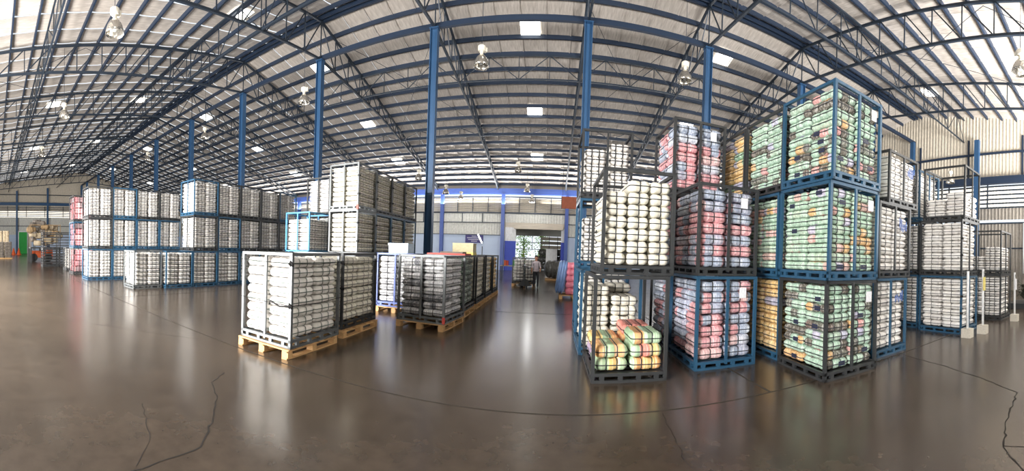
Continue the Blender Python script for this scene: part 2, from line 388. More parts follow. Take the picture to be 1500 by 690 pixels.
def lamp(x, y, z, label, lit=False, s=1.15):
    e = empty('high_bay_lamp', label, 'lamp', (x, y, z), random.uniform(0, 3), None)
    e.scale = (s, s, s)
    ob('gear_box', LP[0], e); ob('lamp_neck', LP[1], e); ob('shade', LP[2], e); ob('bulb', LP[4] if lit else LP[3], e)
    mb = MB().bar((0,0,.6), (0,0,(zroof(y)-z+.01)/s), .012); ob('cord', mb.mesh('cord', M['truss']), e)
    if lit:
        l = bpy.data.lights.new('lamp_light', 'POINT'); l.energy = 120; l.shadow_soft_size = .1; lo = bpy.data.objects.new('lamp_light', l); COL.objects.link(lo); lo.parent = e; lo.location = (0,0,-.05)
def ray_at(px, py, d=None, Y=None, z=None):
    th = (px-750)/F_PX; v = RC @ np.array([math.sin(th), math.cos(th), (V0-py)/F_PX])
    if Y is not None: t = Y/v[1]
    elif z is not None: t = (z-HC)/v[2]
    else: t = d/math.hypot(v[0], v[1])
    return v*t + np.array([0,0,HC])
LAMPS = [(168,50,7.6,'unlit high bay lamp hanging below the skylight over the open floor'), (445,152,8,'unlit high bay lamp hanging left of the tall white bundle tower'),
 (705,98,8,'unlit high bay lamp hanging over the aisle before the row of mixed cages'), (1003,120,8,'unlit high bay lamp hanging above the pink and blue bundle stack'),
 (1494,107,7.6,'high bay lamp hanging close to the bright end of the roof'), (1310,238,8,'unlit high bay lamp hanging behind the tall green bundle stack'),
 (94,172,8,'unlit high bay lamp hanging far down the near roof slope'), (300,203,8.6,'unlit high bay lamp hanging over the second wall of white cages'),
 (61,229,8,'unlit high bay lamp hanging beyond the pink cages, in front of the far gable'), (216,235,9,'small unlit high bay lamp hanging among the far trusses'),
 (1392,268,6.6,'unlit high bay lamp hanging before the end wall louvres behind a frame of white bundles')]
for a, b, z, lb in LAMPS:
    p = ray_at(a, b, z=z); lamp(p[0], p[1], p[2], lb)
for a, b, Y, lit, lb in [(613,263,24,False,'unlit high bay lamp hanging beyond the white bundle tower'), (653,284,27,False,'unlit high bay lamp hanging beside the large blue ridge column'),
 (675,292,31,True,'lit high bay lamp shining before the far louvres'), (759,252,25,False,'unlit high bay lamp hanging over the far end of the aisle'),
 (772,281,31,False,'small high bay lamp hanging in front of the blue eave beam'), (779,297,31,True,'small glowing high bay lamp under the eave beam above the doorway')]:
    p = ray_at(a, b, Y=Y); lamp(p[0], p[1], p[2], lb, lit)
# ------------------------------------------------------------------ walls
def corr(x0, x1, z0, z1, pitch=.25, dep=.035):
    """ribbed sheet in the XZ plane facing -Y"""
    mb = MB(); n = int((x1-x0)/pitch); i = 0
    for k in range(n):
        a = x0+(x1-x0)*k/n; p = (x1-x0)/n
        for u, d in ((0,0),(.62,0),(.72,-dep),(.9,-dep)):
            mb.v += [(a+u*p, d, z0), (a+u*p, d, z1)]
    mb.v += [(x1,0,z0),(x1,0,z1)]
    mb.f = [(2*i, 2*i+2, 2*i+3, 2*i+1) for i in range(len(mb.v)//2-1)]
    return mb
def wall_frame(name, label, x0, y0, rz):
    return empty(name, label, 'wall', (x0, y0, 0), rz, None, 'structure')
# far eave wall (local x = world x)
wf = wall_frame('wall_far', 'far wall of pale blue masonry, ribbed sheets and louvres', 0, YF, 0)
DX0, DX1, DZ = -3.35, 0.95, 4.1
for a, b in ((XL, -4.4), (1.25, XR)):
    bx('masonry', 'palewall', wf, ((a+b)/2, .12, 1.65), (b-a, .2, 3.3))
    ob('ribbed_sheet', corr(a, b, 3.3, 5.5).mesh('ribbed_sheet', M['sheet']), wf)
ob('ribbed_sheet', corr(-4.4, 1.25, 4.55, 5.5).mesh('ribbed_sheet', M['sheet']), wf)
for a, b in ((-4.4, DX0), (DX1, 1.25)):
    bx('jamb_paint', 'bluewall', wf, ((a+b)/2, .12, 1.4), (b-a, .2, 2.8)); bx('jamb_wall', 'white', wf, ((a+b)/2, .12, 3.45), (b-a, .2, 1.3))
bx('door_roller', 'cream', wf, ((DX0+DX1)/2, -.15, 4.1), (4.6, .35, .3)); bx('lintel', 'cream', wf, (-1.58, .1, 4.35), (5.6, .15, .5))
for z, h in ((5.45, .14), (4.5, .08), (3.32, .06), (6.95, .1)):
    if z < 5: segs = ((XL, -4.6), (1.4, XR))
    else: segs = ((XL, XR),)
    for a, b in segs: bx('girt', 'truss', wf, ((a+b)/2, -.1, z), (b-a, .1, h))
bx('eave_beam', 'colf', wf, ((XL+XR)/2, -.2, 7.45), (XR-XL, .3, .55))
bx('upper_fascia', 'dksheet', wf, ((XL+XR)/2, .15, 7.9), (XR-XL, .05, .9))
for k in range(8):
    o = ob('louvre_slat', MB().box((0,0,0), (XR-XL, .02, .2), Matrix.Rotation(-.6, 4, 'X')).mesh('louvre_slat', M['louver']), wf, Matrix.Translation(((XL+XR)/2, .1, 5.6+.175*k)))
for j in range(-8, 6):
    X = -10.6+6*j
    if X < XL+1 or X > XR-1: continue
    bx('wall_column', 'colf', wf, (X, -.3, 3.6), (.32, .3, 7.2))
    for s in (1.5, 3, 4.5): bx('mullion', 'truss', wf, (X+s, -.05, 6.2), (.06, .08, 1.4)); 
    for s in (2, 4):
        if not (j == 1): bx('sheet_post', 'truss', wf, (X+s, -.08, 5.0), (.06, .06, 1.0))
# annexe behind the doorway
ax = empty('wall_annexe', 'bright glazed annexe wall behind the doorway', 'wall', (-1.2, 42, 0), 0, None, 'structure')
bx('annexe_upper', 'sheet', ax, (0,0,5.4), (16,.1,3.2))
for s, ww in ((-5.5, 5.0), (5.2, 5.0)): bx('annexe_side', 'sheet', ax, (s,0,1.9), (ww,.1,3.8))
for k in range(7): bx('window_bar', 'truss', ax, (-3+k, 0, 3.0), (.06,.08,1.8))
for z in (2.2, 3.0, 3.8): bx('window_bar', 'truss', ax, (0, 0, z), (6,.08,.06))
for k in range(3): bx('shutter_slat', 'louver', ax, (1.4, -.02, 2.5+.5*k), (2.8, .03, .4))
bx('annexe_roof', 'sheet', ax, (0,-4.2,6.9), (16,8.4,.1))
for s in (-8, 8): bx('annexe_flank', 'sheet', ax, (s,-4.2,3.4), (.1,8.4,7))
af = tag(ob('floor_annexe', MB().box((-1.2, 45, -.12), (18, 12, .2)).mesh('floor_annexe', M['pave'])), 'pale concrete floor of the annexe beyond the doorway', 'floor', kind='structure')
# right end wall: local x runs towards -Y so that the sheet faces -X
wr = wall_frame('wall_right', 'right corrugated end wall with blue columns and louvre band', XR, 0, -PI/2)
def gable(wall, x0, x1, zlow, material, flip):
    mb = MB(); n = int((x1-x0)/.25)
    for k in range(n+1):
        a = x0+(x1-x0)*k/n; yw = -a if flip else a
        for u, d in ((0,0),(.62,0),(.72,-.035),(.9,-.035)):
            aa = a+u*(x1-x0)/n; yy = -aa if flip else aa
            mb.v += [(aa, d, zlow), (aa, d, max(zlow+.05, zroof(yy)))]
    mb.f = [(2*i, 2*i+2, 2*i+3, 2*i+1) for i in range(len(mb.v)//2-1)]
    return ob('gable_sheet', mb.mesh('gable_sheet', M[material]), wall)
gable(wr, -YF, -YN, 7.6, 'cream', True)
bx('crane_beam', 'beam', wr, (-(YF+YN)/2, -.35, 7.6), (YF-YN, .35, .5))
bx('girt', 'beam', wr, (-(YF+YN)/2, -.12, 9.6), (YF-YN, .12, .14))
for k in range(6): bx('louvre_rail', 'truss', wr, (-(YF+YN)/2, -.06, 5.75+.3*k), (YF-YN, .08, .1))
ob('backing_sheet', corr(-YF, -YN, 5.7, 7.4).mesh('backing_sheet', M['glow']), wr, Matrix.Translation((0,.3,0)))
ob('ribbed_sheet', corr(-YF, -YN, 4.9, 5.7).mesh('ribbed_sheet', M['dksheet']), wr)
ob('ribbed_sheet', corr(-YF, -YN, 0, 4.65).mesh('ribbed_sheet', M['dksheet']), wr)
for y, wd in ((14.3, .3), (9.0, .34), (3.2, .3), (-2.4,.3), (20, .3), (26, .3)):
    bx('wall_column', 'column', wr, (-y, -.45, zbot(y)/2), (wd, .3, zbot(y)))
for k in range(13): bx('louvre_post', 'truss', wr, (-(YN+1.2+3*k), -.1, 6.6), (.08, .1, 1.8))
for k in range(9): bx('sheet_stud', 'beam', wr, (-(YN+2.7+4*k), -.08, 9.2), (.1, .12, 3.0))
bx('girt', 'truss', wr, (-(YF+YN)/2, -.1, 2.9), (YF-YN, .1, .1)); bx('girt', 'truss', wr, (-(YF+YN)/2, -.1, 4.65), (YF-YN, .1, .1))
# left end wall (faces +X): local x runs towards +Y
wl = wall_frame('wall_left', 'left gable end wall with cream sheets, louvres and blue posts', XL, 0, PI/2)
gable(wl, YN, YF, 6.9, 'cream', False)
bx('crane_beam', 'column', wl, ((YF+YN)/2, -.35, 7.9), (YF-YN, .35, .45))
for k in range(6): bx('louvre_rail', 'truss', wl, ((YF+YN)/2, -.06, 6.0+.28*k), (YF-YN, .08, .1))
ob('backing_sheet', corr(YN, YF, 5.8, 7.6).mesh('backing_sheet', M['glow']), wl, Matrix.Translation((0,.3,0)))
ob('ribbed_sheet', corr(YN, YF, 3.0, 5.8).mesh('ribbed_sheet', M['sheet']), wl)
bx('masonry', 'palewall', wl, ((YF+YN)/2, .1, 1.5), (YF-YN, .2, 3.0))
for y in (3.75, 8.7, 14.3, 20, 26): bx('wall_column', 'column', wl, (y, -.4, zbot(y)/2), (.28, .3, zbot(y)))
for k in range(13): bx('louvre_post', 'truss', wl, (YN+1.2+3*k, -.1, 6.7), (.08,.1,1.7))
bx('girt', 'truss', wl, ((YF+YN)/2, -.1, 4.4), (YF-YN, .1, .1)); bx('girt', 'truss', wl, ((YF+YN)/2, -.1, 9.4), (YF-YN, .1, .12))
# near eave wall behind the camera, with door openings
wn_ = wall_frame('wall_near', 'near eave wall with open loading doors', 0, YN, 0)
xs = [XL]
for a, b, h in DOORS: xs += [a, b]
xs.append(XR)
for k in range(0, len(xs), 2):
    bx('wall_panel', 'sheet', wn_, ((xs[k]+xs[k+1])/2, -.1, 2.75), (xs[k+1]-xs[k], .15, 5.5))
bx('wall_upper', 'sheet', wn_, ((XL+XR)/2, -.1, 7.8), (XR-XL, .15, 4.6))
yard = tag(ob('ground', MB().box((-17, -20, -.12), (110, 29, .2)).mesh('ground', M['pave'])), 'pale concrete yard outside the loading doors', 'ground', kind='structure')
# ------------------------------------------------------------------ bundles
def bundle_arrays(L, W, H, sx, sy, r, low=False, seed=0):
    rnd = random.Random(seed)
    def axis(h, n):
        s = {-h, h}
        if not low: s |= {-(h-r), h-r}
        for k in range(n):
            for u in ((.5,) if low else (.18, .5, .82)): s.add(-h + 2*h*(k+u)/n)
            if k: s.add(-h + 2*h*k/n)
        return sorted(s)
    hx, hy, hz = L/2, W/2, H/2
    X, Y = axis(hx, sx), axis(hy, sy); Z = [-hz, -(hz-r), 0, hz-r, hz] if not low else [-hz, 0, hz]
    idx = {}; V = []; Fc = []
    def pinch(t, h, n):
        if n < 2: return 0
        u = (t+h)/(2*h)*n; return 1-abs(math.sin(PI*u))**.6 if .02 < u < n-.02 else .35
    def vert(x, y, z):
        key = (round(x,5), round(y,5), round(z,5))
        if key in idx: return idx[key]
        inn = Vector((max(-(hx-r), min(hx-r, x)), max(-(hy-r), min(hy-r, y)), max(-(hz-r), min(hz-r, z))))
        d = Vector((x,y,z))-inn; p = inn + d.normalized()*r if d.length > 1e-6 else inn
        kx, ky = pinch(x, hx, sx), pinch(y, hy, sy)
        p.z *= 1-.14*max(kx, ky); p.y *= 1-.09*kx; p.x *= 1-.1*ky
        bulge = 1+.03*(1-(z/hz)**2); p.x *= bulge; p.y *= bulge
        j = .004; p += Vector((rnd.uniform(-j,j), rnd.uniform(-j,j), rnd.uniform(-j,j)))
        idx[key] = len(V); V.append(tuple(p)); return idx[key]
    def face(A, B, fn, flip):
        for a0, a1 in zip(A[:-1], A[1:]):
            for b0, b1 in zip(B[:-1], B[1:]):
                q = [vert(*fn(a0,b0)), vert(*fn(a1,b0)), vert(*fn(a1,b1)), vert(*fn(a0,b1))]
                Fc.append(q[::-1] if flip else q)
    face(X, Y, lambda a, b: (a, b, hz), False); face(X, Y, lambda a, b: (a, b, -hz), True)
    face(X, Z, lambda a, b: (a, -hy, b), False); face(X, Z, lambda a, b: (a, hy, b), True)
    face(Y, Z, lambda a, b: (hx, a, b), False); face(Y, Z, lambda a, b: (-hx, a, b), True)
    return np.array(V), np.array(Fc)
def loop_pts(a, b, rr, n=3):
    P = []
    for cx, cy, g0 in ((a-rr, b-rr, 0), (-(a-rr), b-rr, PI/2), (-(a-rr), -(b-rr), PI), (a-rr, -(b-rr), 1.5*PI)):
        for k in range(n): g = g0+PI/2*k/(n-1); P.append((cx+rr*math.cos(g), cy+rr*math.sin(g)))
    return P
def strap_arrays(kind, L, W, H, r, at=0., wd=.013, low=False):
    """closed band round a bundle; kind 'h' horizontal, 'x' across the length at x=at, 'y' along the length at y=at"""
    o = .004
    if kind == 'h': P = [(u, v, 0) for u, v in loop_pts(L/2*1.015+o, W/2*1.015+o, r, 2 if low else 3)]; ax = Vector((0,0,1))
    elif kind == 'x': P = [(at, u, v) for u, v in loop_pts(W/2*.955+o, H/2*.88+o, r*.8, 2 if low else 3)]; ax = Vector((1,0,0))
    else: P = [(u, at, v) for u, v in loop_pts(L/2*.955+o, H/2*.9+o, r*.8, 2 if low else 3)]; ax = Vector((0,1,0))
    V = []; Fc = []; n = len(P)
    for p in P:
        p = Vector(p)
        if low: V += [tuple(p-ax*wd/2), tuple(p+ax*wd/2)]
        else:
            c = (p - ax*p.dot(ax)).normalized()*.004
            V += [tuple(p-ax*wd/2), tuple(p-ax*wd/2+c), tuple(p+ax*wd/2+c), tuple(p+ax*wd/2)]
    s = 2 if low else 4
    for i in range(n):
        j = (i+1) % n
        for k in range(s if not low else 1):
            Fc.append((i*s+k, j*s+k, j*s+(k+1)%s, i*s+(k+1)%s))
    return np.array(V), np.array(Fc)
def arr_mesh(name, V, Fc, material, lx=None, sd=None, smooth=True, ly=None):
    me = bpy.data.meshes.new(name); nF = len(Fc)
    me.vertices.add(len(V)); me.vertices.foreach_set('co', np.asarray(V, np.float32).ravel())
    me.loops.add(nF*4); me.loops.foreach_set('vertex_index', np.asarray(Fc, np.int32).ravel())
    me.polygons.add(nF); me.polygons.foreach_set('loop_start', np.arange(0, nF*4, 4, dtype=np.int32))
    me.update(calc_edges=True)
    if lx is not None:
        a = me.attributes.new('lx', 'FLOAT', 'POINT'); a.data.foreach_set('value', np.asarray(lx, np.float32))
        a = me.attributes.new('ly', 'FLOAT', 'POINT'); a.data.foreach_set('value', np.asarray(ly if ly is not None else np.zeros(len(V)), np.float32))
        a = me.attributes.new('sd', 'FLOAT', 'POINT'); a.data.foreach_set('value', np.asarray(sd, np.float32))
    me.materials.append(material)
    if smooth: me.shade_smooth()
    return me
_bm = {}
def bundle_set(L, W, H, sx, sy, clothm, strapm, yst):
    key = (round(L,3), round(W,3), round(H,3), sx, sy, clothm, strapm, yst)
    if key in _bm: return _bm[key]
    r = min(.045, H*.33); out = []
    for v in range(3):
        V, Fc = bundle_arrays(L, W, H, sx, sy, r, False, v+len(_bm)*5)
        out.append(arr_mesh('bundle_'+clothm, V, Fc, M[clothm], V[:,0]+L, np.full(len(V), v*.37), ly=V[:,1]+W))
    st = [arr_mesh('strap', *strap_arrays('h', L, W, H, r), M[strapm])]
    for k in range(1, sx):
        st.append(arr_mesh('strap', *strap_arrays('x', L, W, H, r, -L/2+L*k/sx), M[strapm]))
    if yst: st.append(arr_mesh('strap', *strap_arrays('y', L, W, H, r, 0), M[strapm]))
    _bm[key] = (out, st); return _bm[key]
STUFF = {}
_low = {}
def low_bundle(L, W, H, sx, sy, yst):
    key = (round(L,3), round(W,3), round(H,3), sx, sy, yst)
    if key in _low: return _low[key]
    r = min(.045, H*.33); var = [bundle_arrays(L, W, H, sx, sy, r, True, s) for s in range(3)]
    SV, SF_, off = [], [], 0
    for kd, at in [('h', 0)] + [('x', -L/2+L*k/sx) for k in range(1, sx)] + ([('y', 0)] if yst else []):
        V, Fc = strap_arrays(kd, L, W, H, r, at, .022, True); SV.append(V); SF_.append(Fc+off); off += len(V)
    _low[key] = (var, np.concatenate(SV), np.concatenate(SF_)); return _low[key]
BN = {'c_white': ('white_bundle', 'white'), 'c_offwhite': ('cream_bundle', 'cream'), 'c_green': ('green_bundle', 'mint and brown'), 'c_green2': ('green_bundle', 'mint and peach'),
      'c_pink': ('striped_bundle', 'pink-blue striped'), 'c_yellow': ('yellow_bundle', 'yellow'), 'c_mix': ('patchwork_bundle', 'orange and green'), 'c_grey': ('grey_bundle', 'silvery grey'),
      'c_dkgreen': ('sage_bundle', 'sage green'), 'c_rose': ('rose_bundle', 'rose pink')}
def put_bundle(mtx, L, W, H, sx, sy, clothm, strapm, yst, single, label=None, group=None, patch=None):
    if single:
        bm_, st = bundle_set(L, W, H, sx, sy, clothm, strapm, yst)
        o = ob(BN[clothm][0], random.choice(bm_)); o.matrix_world = mtx; tag(o, label, 'bundle', group)
        for s in st: ob('strap', s, o)
        if patch:
            side, u = patch
            d = (.12, .006, H*.5) if side == '-y' else (.006, .12, H*.5)
            c = (u*L, -W/2*1.02-.002, 0) if side == '-y' else (-L/2*1.02-.002, u*W, 0)
            bx('label_patch', 'navy', o, c, d)
        return o
    S = STUFF.setdefault(clothm, dict(V=[], F=[], n=0, lx=[], ly=[], sd=[], SV=[], SF=[], sn=0, strap=strapm))
    var, SV, SF_ = low_bundle(L, W, H, sx, sy, yst); V, Fc = random.choice(var)
    A = np.array(mtx.to_3x3()); t = np.array(mtx.translation)
    S['V'].append(V @ A.T + t); S['F'].append(Fc + S['n']); S['n'] += len(V); S['lx'].append(V[:,0]+L); S['ly'].append(V[:,1]+W); S['sd'].append(np.full(len(V), random.random()*9))
    S['SV'].append(SV @ A.T + t); S['SF'].append(SF_ + S['sn']); S['sn'] += len(SV)
# ------------------------------------------------------------------ cage racks
BASE = .125
def cage(x0, y0, z0, W, D, H, color, label, rz=0., detail=False, mids=True, group=None, split=False):
    """x0,y0 = left near corner; footprint W along X, D along Y"""
    e = empty('cage_rack', label, 'cage rack', (x0, y0, z0), rz, group)
    s = .045; hs = s/2
    for x, y in ((hs, hs), (W-hs, hs), (hs, D-hs), (W-hs, D-hs)): bx('post', color, e, (x, y, H/2), (s, s, H))
    if mids:
        for y in (.018, D-.018): bx('mid_post', color, e, (W/2, y, (H+.06)/2), (.04, .03, H-.06))
    for y in (hs, D-hs): bx('top_rail', color, e, (W/2, y, H-.022), (W, s*.9, .044))
    for x in (hs, W-hs): bx('top_rail', color, e, (x, D/2, H-.022), (s*.9, D, .044))
    parts = []
    for y in (hs, D-hs):
        parts += [('base_rail', (W/2, y, .018), (W, s, .036)), ('base_rail', (W/2, y, BASE-.02), (W, s, .04))]
        for k in range(4): parts.append(('base_block', (W*(.14+.24*k), y, .06), (.06, s*.9, .07)))
    for x in (hs, W-hs):
        parts += [('base_rail', (x, D/2, .018), (s, D, .036)), ('base_rail', (x, D/2, BASE-.02), (s, D, .04))]
        for k in range(4): parts.append(('base_block', (x, D*(.14+.24*k), .06), (s*.9, .06, .07)))
    for k in range(5): parts.append(('deck_slat', (W/2, D*(.1+.2*k), BASE-.03), (W-.06, .1, .02)))
    if detail:
        for nme, c, d in parts: bx(nme, color, e, c, d)
    else:
        key = ('base', color, round(W,3), round(D,3))
        if key not in _cube:
            mb = MB()
            for nme, c, d in parts: mb.box(c, d)
            _cube[key] = mb.mesh('cage_base', M[color])
        ob('base', _cube[key], e)
    return e
def cmat(x0, y0, z0, rz): return Matrix.Translation((x0, y0, z0)) @ Matrix.Rotation(rz, 4, 'Z')
def fill(x0, y0, z0, W, D, H, rz, n, clothm, strapm='strap', sx=2, sy=2, along='x', yst=False, single=False, label=None, group=None, rows=None, heights=None, vis=None, patches=False, top=.03, mrg=.04):
    nx, ny, nz = n; M0 = cmat(x0, y0, z0, rz)
    iw, idp, ih = W-2*mrg, D-2*mrg, H-BASE-.05-top; bw, bd, bh = iw/nx, idp/ny, ih/nz
    for k in range(nz):
        for i in range(nx):
            for j in range(ny):
                hmax = heights(i, j) if heights else nz
                if k >= hmax: continue
                if vis and not vis(i, j, k): continue
                cm = clothm(i, j, k) if callable(clothm) else clothm
                rot = 0 if along == 'x' else PI/2
                Lb, Wb = ((bw, bd) if along == 'x' else (bd, bw))
                jx, jy = random.uniform(-.005, .005), random.uniform(-.005, .005)
                flip = random.choice((0, PI)) if not patches else 0
                mt = M0 @ Matrix.Translation((mrg+bw*(i+.5)+jx, mrg+bd*(j+.5)+jy, BASE+bh*(k+.5)+.002)) @ Matrix.Rotation(rot+random.uniform(-.015,.015)+flip, 4, 'Z')
                pt = None
                if patches and single and random.random() < .3:
                    if j == 0: pt = ('-y', random.uniform(-.25,.25))
                    elif i == 0: pt = ('-x', random.uniform(-.2,.2))
                    if i == 0 and j == 0 and random.random() < .5: pt = ('-x', random.uniform(-.2,.2))
                if single:
                    side = 'centre' if (nx == 3 and i == 1) else ((('toward the aisle', 'toward the end wall') if x0 > 0 else ('toward the cage wall', 'toward the aisle'))[1 if i else 0])
                    lb = '%s bundle, %s layer, %s %s, %s' % (BN[cm][1], ORD[k], ('front' if j == 0 else 'back'), side.replace('the ', ''), label)
                else: lb = None
                put_bundle(mt, Lb*.922, Wb*.922, bh*.943, sx, sy, cm, strapm, yst, single, lb, group, pt)
def paper_tag(e, c, d=(.12,.004,.16)):
    p = bx('paper_tag', 'paper', e, c, d)
    mb = MB()
    for k in range(5): mb.box((c[0]+random.uniform(-.01,.01), c[1]-d[1]*.8, c[2]+d[2]*(.36-.17*k)), (d[0]*random.uniform(.5,.8), .003, .012))
    t = ob('print', mb.mesh('print', M['ink']), p); t.matrix_parent_inverse = p.matrix_local.inverted()
H1 = 1.374; TW, TD = 1.03, 1.15
TIER = ['bottom tier', 'middle tier', 'top tier']
# ---- left: long wall of white cages (block one) and second block
def pick_color(): return random.choice(['dark', 'dark', 'blue', 'dark'])
X1 = -14.95
cols1 = [['blue', 'dark', 'dark'], ['blue', 'blue', 'blue'], ['dark', 'blue', 'dark'], ['dark', 'blue', 'dark']]
for j in range(4):
    for t in range(3):
        y0 = 4.08 + j*1.165
        cage(X1-TW, y0, t*H1, TW, 1.15, H1-.006, cols1[j][t], '%s cage of white bundles, %s, %s column from the pink bundle stack' % ('blue' if cols1[j][t] == 'blue' else 'dark', TIER[t], ORD[j]))
        fill(X1-TW, y0, t*H1, TW, 1.15, H1, 0, (2, 2, 8), 'c_white', sx=3, sy=2, along='y')
X2 = -11.4
cols2 = [['blue', None, None], ['blue', 'dark', 'blue'], ['blue', 'blue', 'dark'], ['blue', 'dark', 'dark'], ['dark', 'dark', 'dark'], ['dark', 'dark', 'blue']]
for j in range(6):
    for t in range(3):
        if cols2[j][t] is None: continue
        y0 = 6.05 + j*1.165
        cage(X2-TW, y0, t*H1, TW, 1.15, H1-.006, cols2[j][t], '%s white-bundle cage, inner block, %s, %s column from the single grey cage' % ('blue' if cols2[j][t] == 'blue' else 'dark', TIER[t], ORD[j]))
        fill(X2-TW, y0, t*H1, TW, 1.15, H1, 0, (2, 2, 8), 'c_white', sx=3, sy=2, along='y')
cage(-11.55-TW, 4.85, 0, TW, 1.12, H1, 'grey', 'single grey cage of white bundles standing at the end of the inner white row')
fill(-11.55-TW, 4.85, 0, TW, 1.12, H1, 0, (2, 2, 8), 'c_white', sx=3, sy=2, along='y')
# pink stack beyond
for t in range(3):
    cage(-19.0, 4.12, t*H1, TW, 1.15, H1-.006, ['dark', 'blue', 'dark'][t], 'dark cage of rose pink bundles, %s of the rose stack' % TIER[t] if t != 1 else 'blue cage of rose pink bundles, middle tier of the rose stack')
    fill(-19.0, 4.12, t*H1, TW, 1.15, H1, 0, (2, 2, 4), 'c_rose', sx=3, sy=2, along='y', single=True, label='rose stack, ' + TIER[t], group='rose bundles '+TIER[t])
cage(-21.6, 4.3, 0, TW, 1.15, H1, 'dark', 'dark cage of white bundles standing beyond the rose stack'); fill(-21.6, 4.3, 0, TW, 1.15, H1, 0, (2,2,8), 'c_white', sx=3, sy=2, along='y')
# ---- middle white tower
X3 = -5.35
for j in range(4):
    for t in range(3):
        y0 = 8.8 + j*1.14; c = 'grey' if j == 0 else ('blue' if (t == 1 and j) else 'dark')
        e = cage(X3-TW, y0, t*H1, TW, 1.13, H1-.006, c, '%s cage of warm white bundles in the central tower, %s, %s along its side' % (c, TIER[t], ORD[j]))
        fill(X3-TW, y0, t*H1, TW, 1.13, H1, 0, (2, 2, 8), 'c_offwhite', 'gystrap', sx=3, sy=3, along='y', yst=False)
        if t:
            for z in (.45, .98):
                bx('tie_knot', 'tie', e, (TW, .02, z), (.06, .06, .05)); br('tie_rope', 'tie', e, (TW+.008, .02, z), (TW+.008, 1.1, z-.02), .008)
        if j == 0 and t == 2: bx('corner_marker', 'red', e, (TW-.02, -.004, .07), (.07, .012, .13))
cage(-8.15, 8.78, H1, 1.03, 1.15, H1, 'lblue', 'light blue cage not quite full of white bundles beside the central tower'); fill(-8.15, 8.78, H1, 1.03, 1.15, H1*.9, 0, (2,2,7), 'c_white', sx=3, sy=2, along='y')
cage(-8.15, 8.78, 0, 1.03, 1.15, H1-.006, 'blue', 'blue cage of white bundles under the light blue cage'); fill(-8.15, 8.78, 0, 1.03, 1.15, H1, 0, (2,2,8), 'c_white', sx=3, sy=2, along='y')
for t in range(3):
    cage(-8.35, 10.1, t*H1, 1.03, 1.15, H1-.006, 'dark', 'dark cage of white bundles behind the light blue cage, ' + TIER[t]); fill(-8.35, 10.1, t*H1, 1.03, 1.15, H1, 0, (2,2,8), 'c_white', sx=3, sy=2, along='y')
# ---- wooden pallets and near cages
def pallet(x0, y0, W, D, label, rz=0):
    e = empty('wooden_pallet', label, 'pallet', (x0, y0, 0), rz)
    for k in range(7): bx('top_board', 'wood', e, (W/2, D*(.05+.15*k), .129), (W, .1, .02))
    for i in range(3):
        bx('stringer_board', 'wood', e, (W*(.06+.44*i), D/2, .11), (.09, D, .018)); bx('bottom_board', 'wood', e, (W*(.06+.44*i), D/2, .01), (.1, D, .02))
        for j in range(3): bx('block', 'wood', e, (W*(.06+.44*i), D*(.05+.45*j), .06), (.12, .1, .082))
    return e
PZ = .142
pallet(-4.42, 3.68, 1.1, 1.25, 'wooden pallet under the grey cage of bright white bundles')
cA = cage(-4.4, 3.73, PZ, 1.08, 1.22, H1, 'grey', 'grey cage of bright white bundles on a wooden pallet, roped at its corner', detail=True)
fill(-4.4, 3.73, PZ, 1.08, 1.22, H1, 0, (2, 2, 8), 'c_white', 'gstrap', sx=3, sy=3, along='y', single=True, mrg=.034, label='grey roped pallet cage', group='white bundles in the grey pallet cage')
pallet(-4.5, 5.22, 1.1, 1.3, 'wooden pallet under the dark cage behind the grey white-bundle cage')
cB = cage(-4.52, 5.26, PZ, 1.05, 1.28, H1, 'dark', 'dark cage of warm white bundles on a pallet behind the grey cage', detail=True)
fill(-4.52, 5.26, PZ, 1.05, 1.28, H1, 0, (2, 2, 8), 'c_offwhite', 'gystrap', sx=3, sy=3, along='y', single=True, mrg=.036, label='dark pallet cage behind grey cage', group='white bundles in the dark pallet cage')
def knots(e, W, D, zs):
    for z in zs:
        mb = MB().tube([(W+.02, -.01, z-.03), (W+.035, -.03, z), (W, -.04, z+.03), (W-.03, -.03, z), (W, -.02, z-.03)], .018, 6); ob('rope_knot', mb.mesh('rope_knot', M['tie']), e)
        ob('rope', MB().tube([(W+.012, 0, z), (W+.014, D*.5, z-.015), (W+.012, D, z+.01)], .006, 5).mesh('rope', M['tie']), e)
        ob('rope', MB().tube([(0, -.012, z+.03), (W*.5, -.014, z+.01), (W, -.012, z)], .005, 5).mesh('rope', M['tie']), e)
knots(cA, 1.08, 1.22, (.62, 1.22)); knots(cB, 1.05, 1.28, (.75, 1.2))
ob('rope_tail', MB().tube([(1.08,-.03,.62), (.9,-.05,.6), (.7,-.04,.66), (.68,-.04,.6)], .012, 6).mesh('rope_tail', M['tie']), cA)
# top bars lying on the near cages
for x, y, l, lb in ((-4.45, 3.72, .7, 'loose dark steel bar lying on top of the grey pallet cage'),):
    pass
pallet(-4.35, 8.1, 1.1, 1.2, 'wooden pallet under the blue framed cage of grey bundles')
cage(-4.33, 8.13, PZ, 1.06, 1.15, H1, 'royal', 'royal blue cage of grey bundles on a pallet beside the central tower'); fill(-4.33, 8.13, PZ, 1.06, 1.15, H1, 0, (2,2,8), 'c_grey', sx=2, sy=2, single=True, label='royal blue pallet cage', group='grey bundles in the royal blue cage')
RZ3 = -.10
pallet(-3.12, 6.78, 1.1, 1.2, 'wooden pallet under the grey cage with a red corner mark', RZ3)
c3 = cage(-3.1, 6.8, PZ, 1.08, 1.18, H1, 'grey', 'grey cage of silvery grey bundles on a pallet with a red corner mark', RZ3, detail=True)
fill(-3.1, 6.8, PZ, 1.08, 1.18, H1, RZ3, (2, 2, 8), 'c_grey', sx=2, sy=2, single=True, mrg=.038, label='red-cornered pallet cage', group='grey bundles in the red cornered cage')
bx('corner_marker', 'red', c3, (1.07, -.006, .08), (.06, .014, .13))
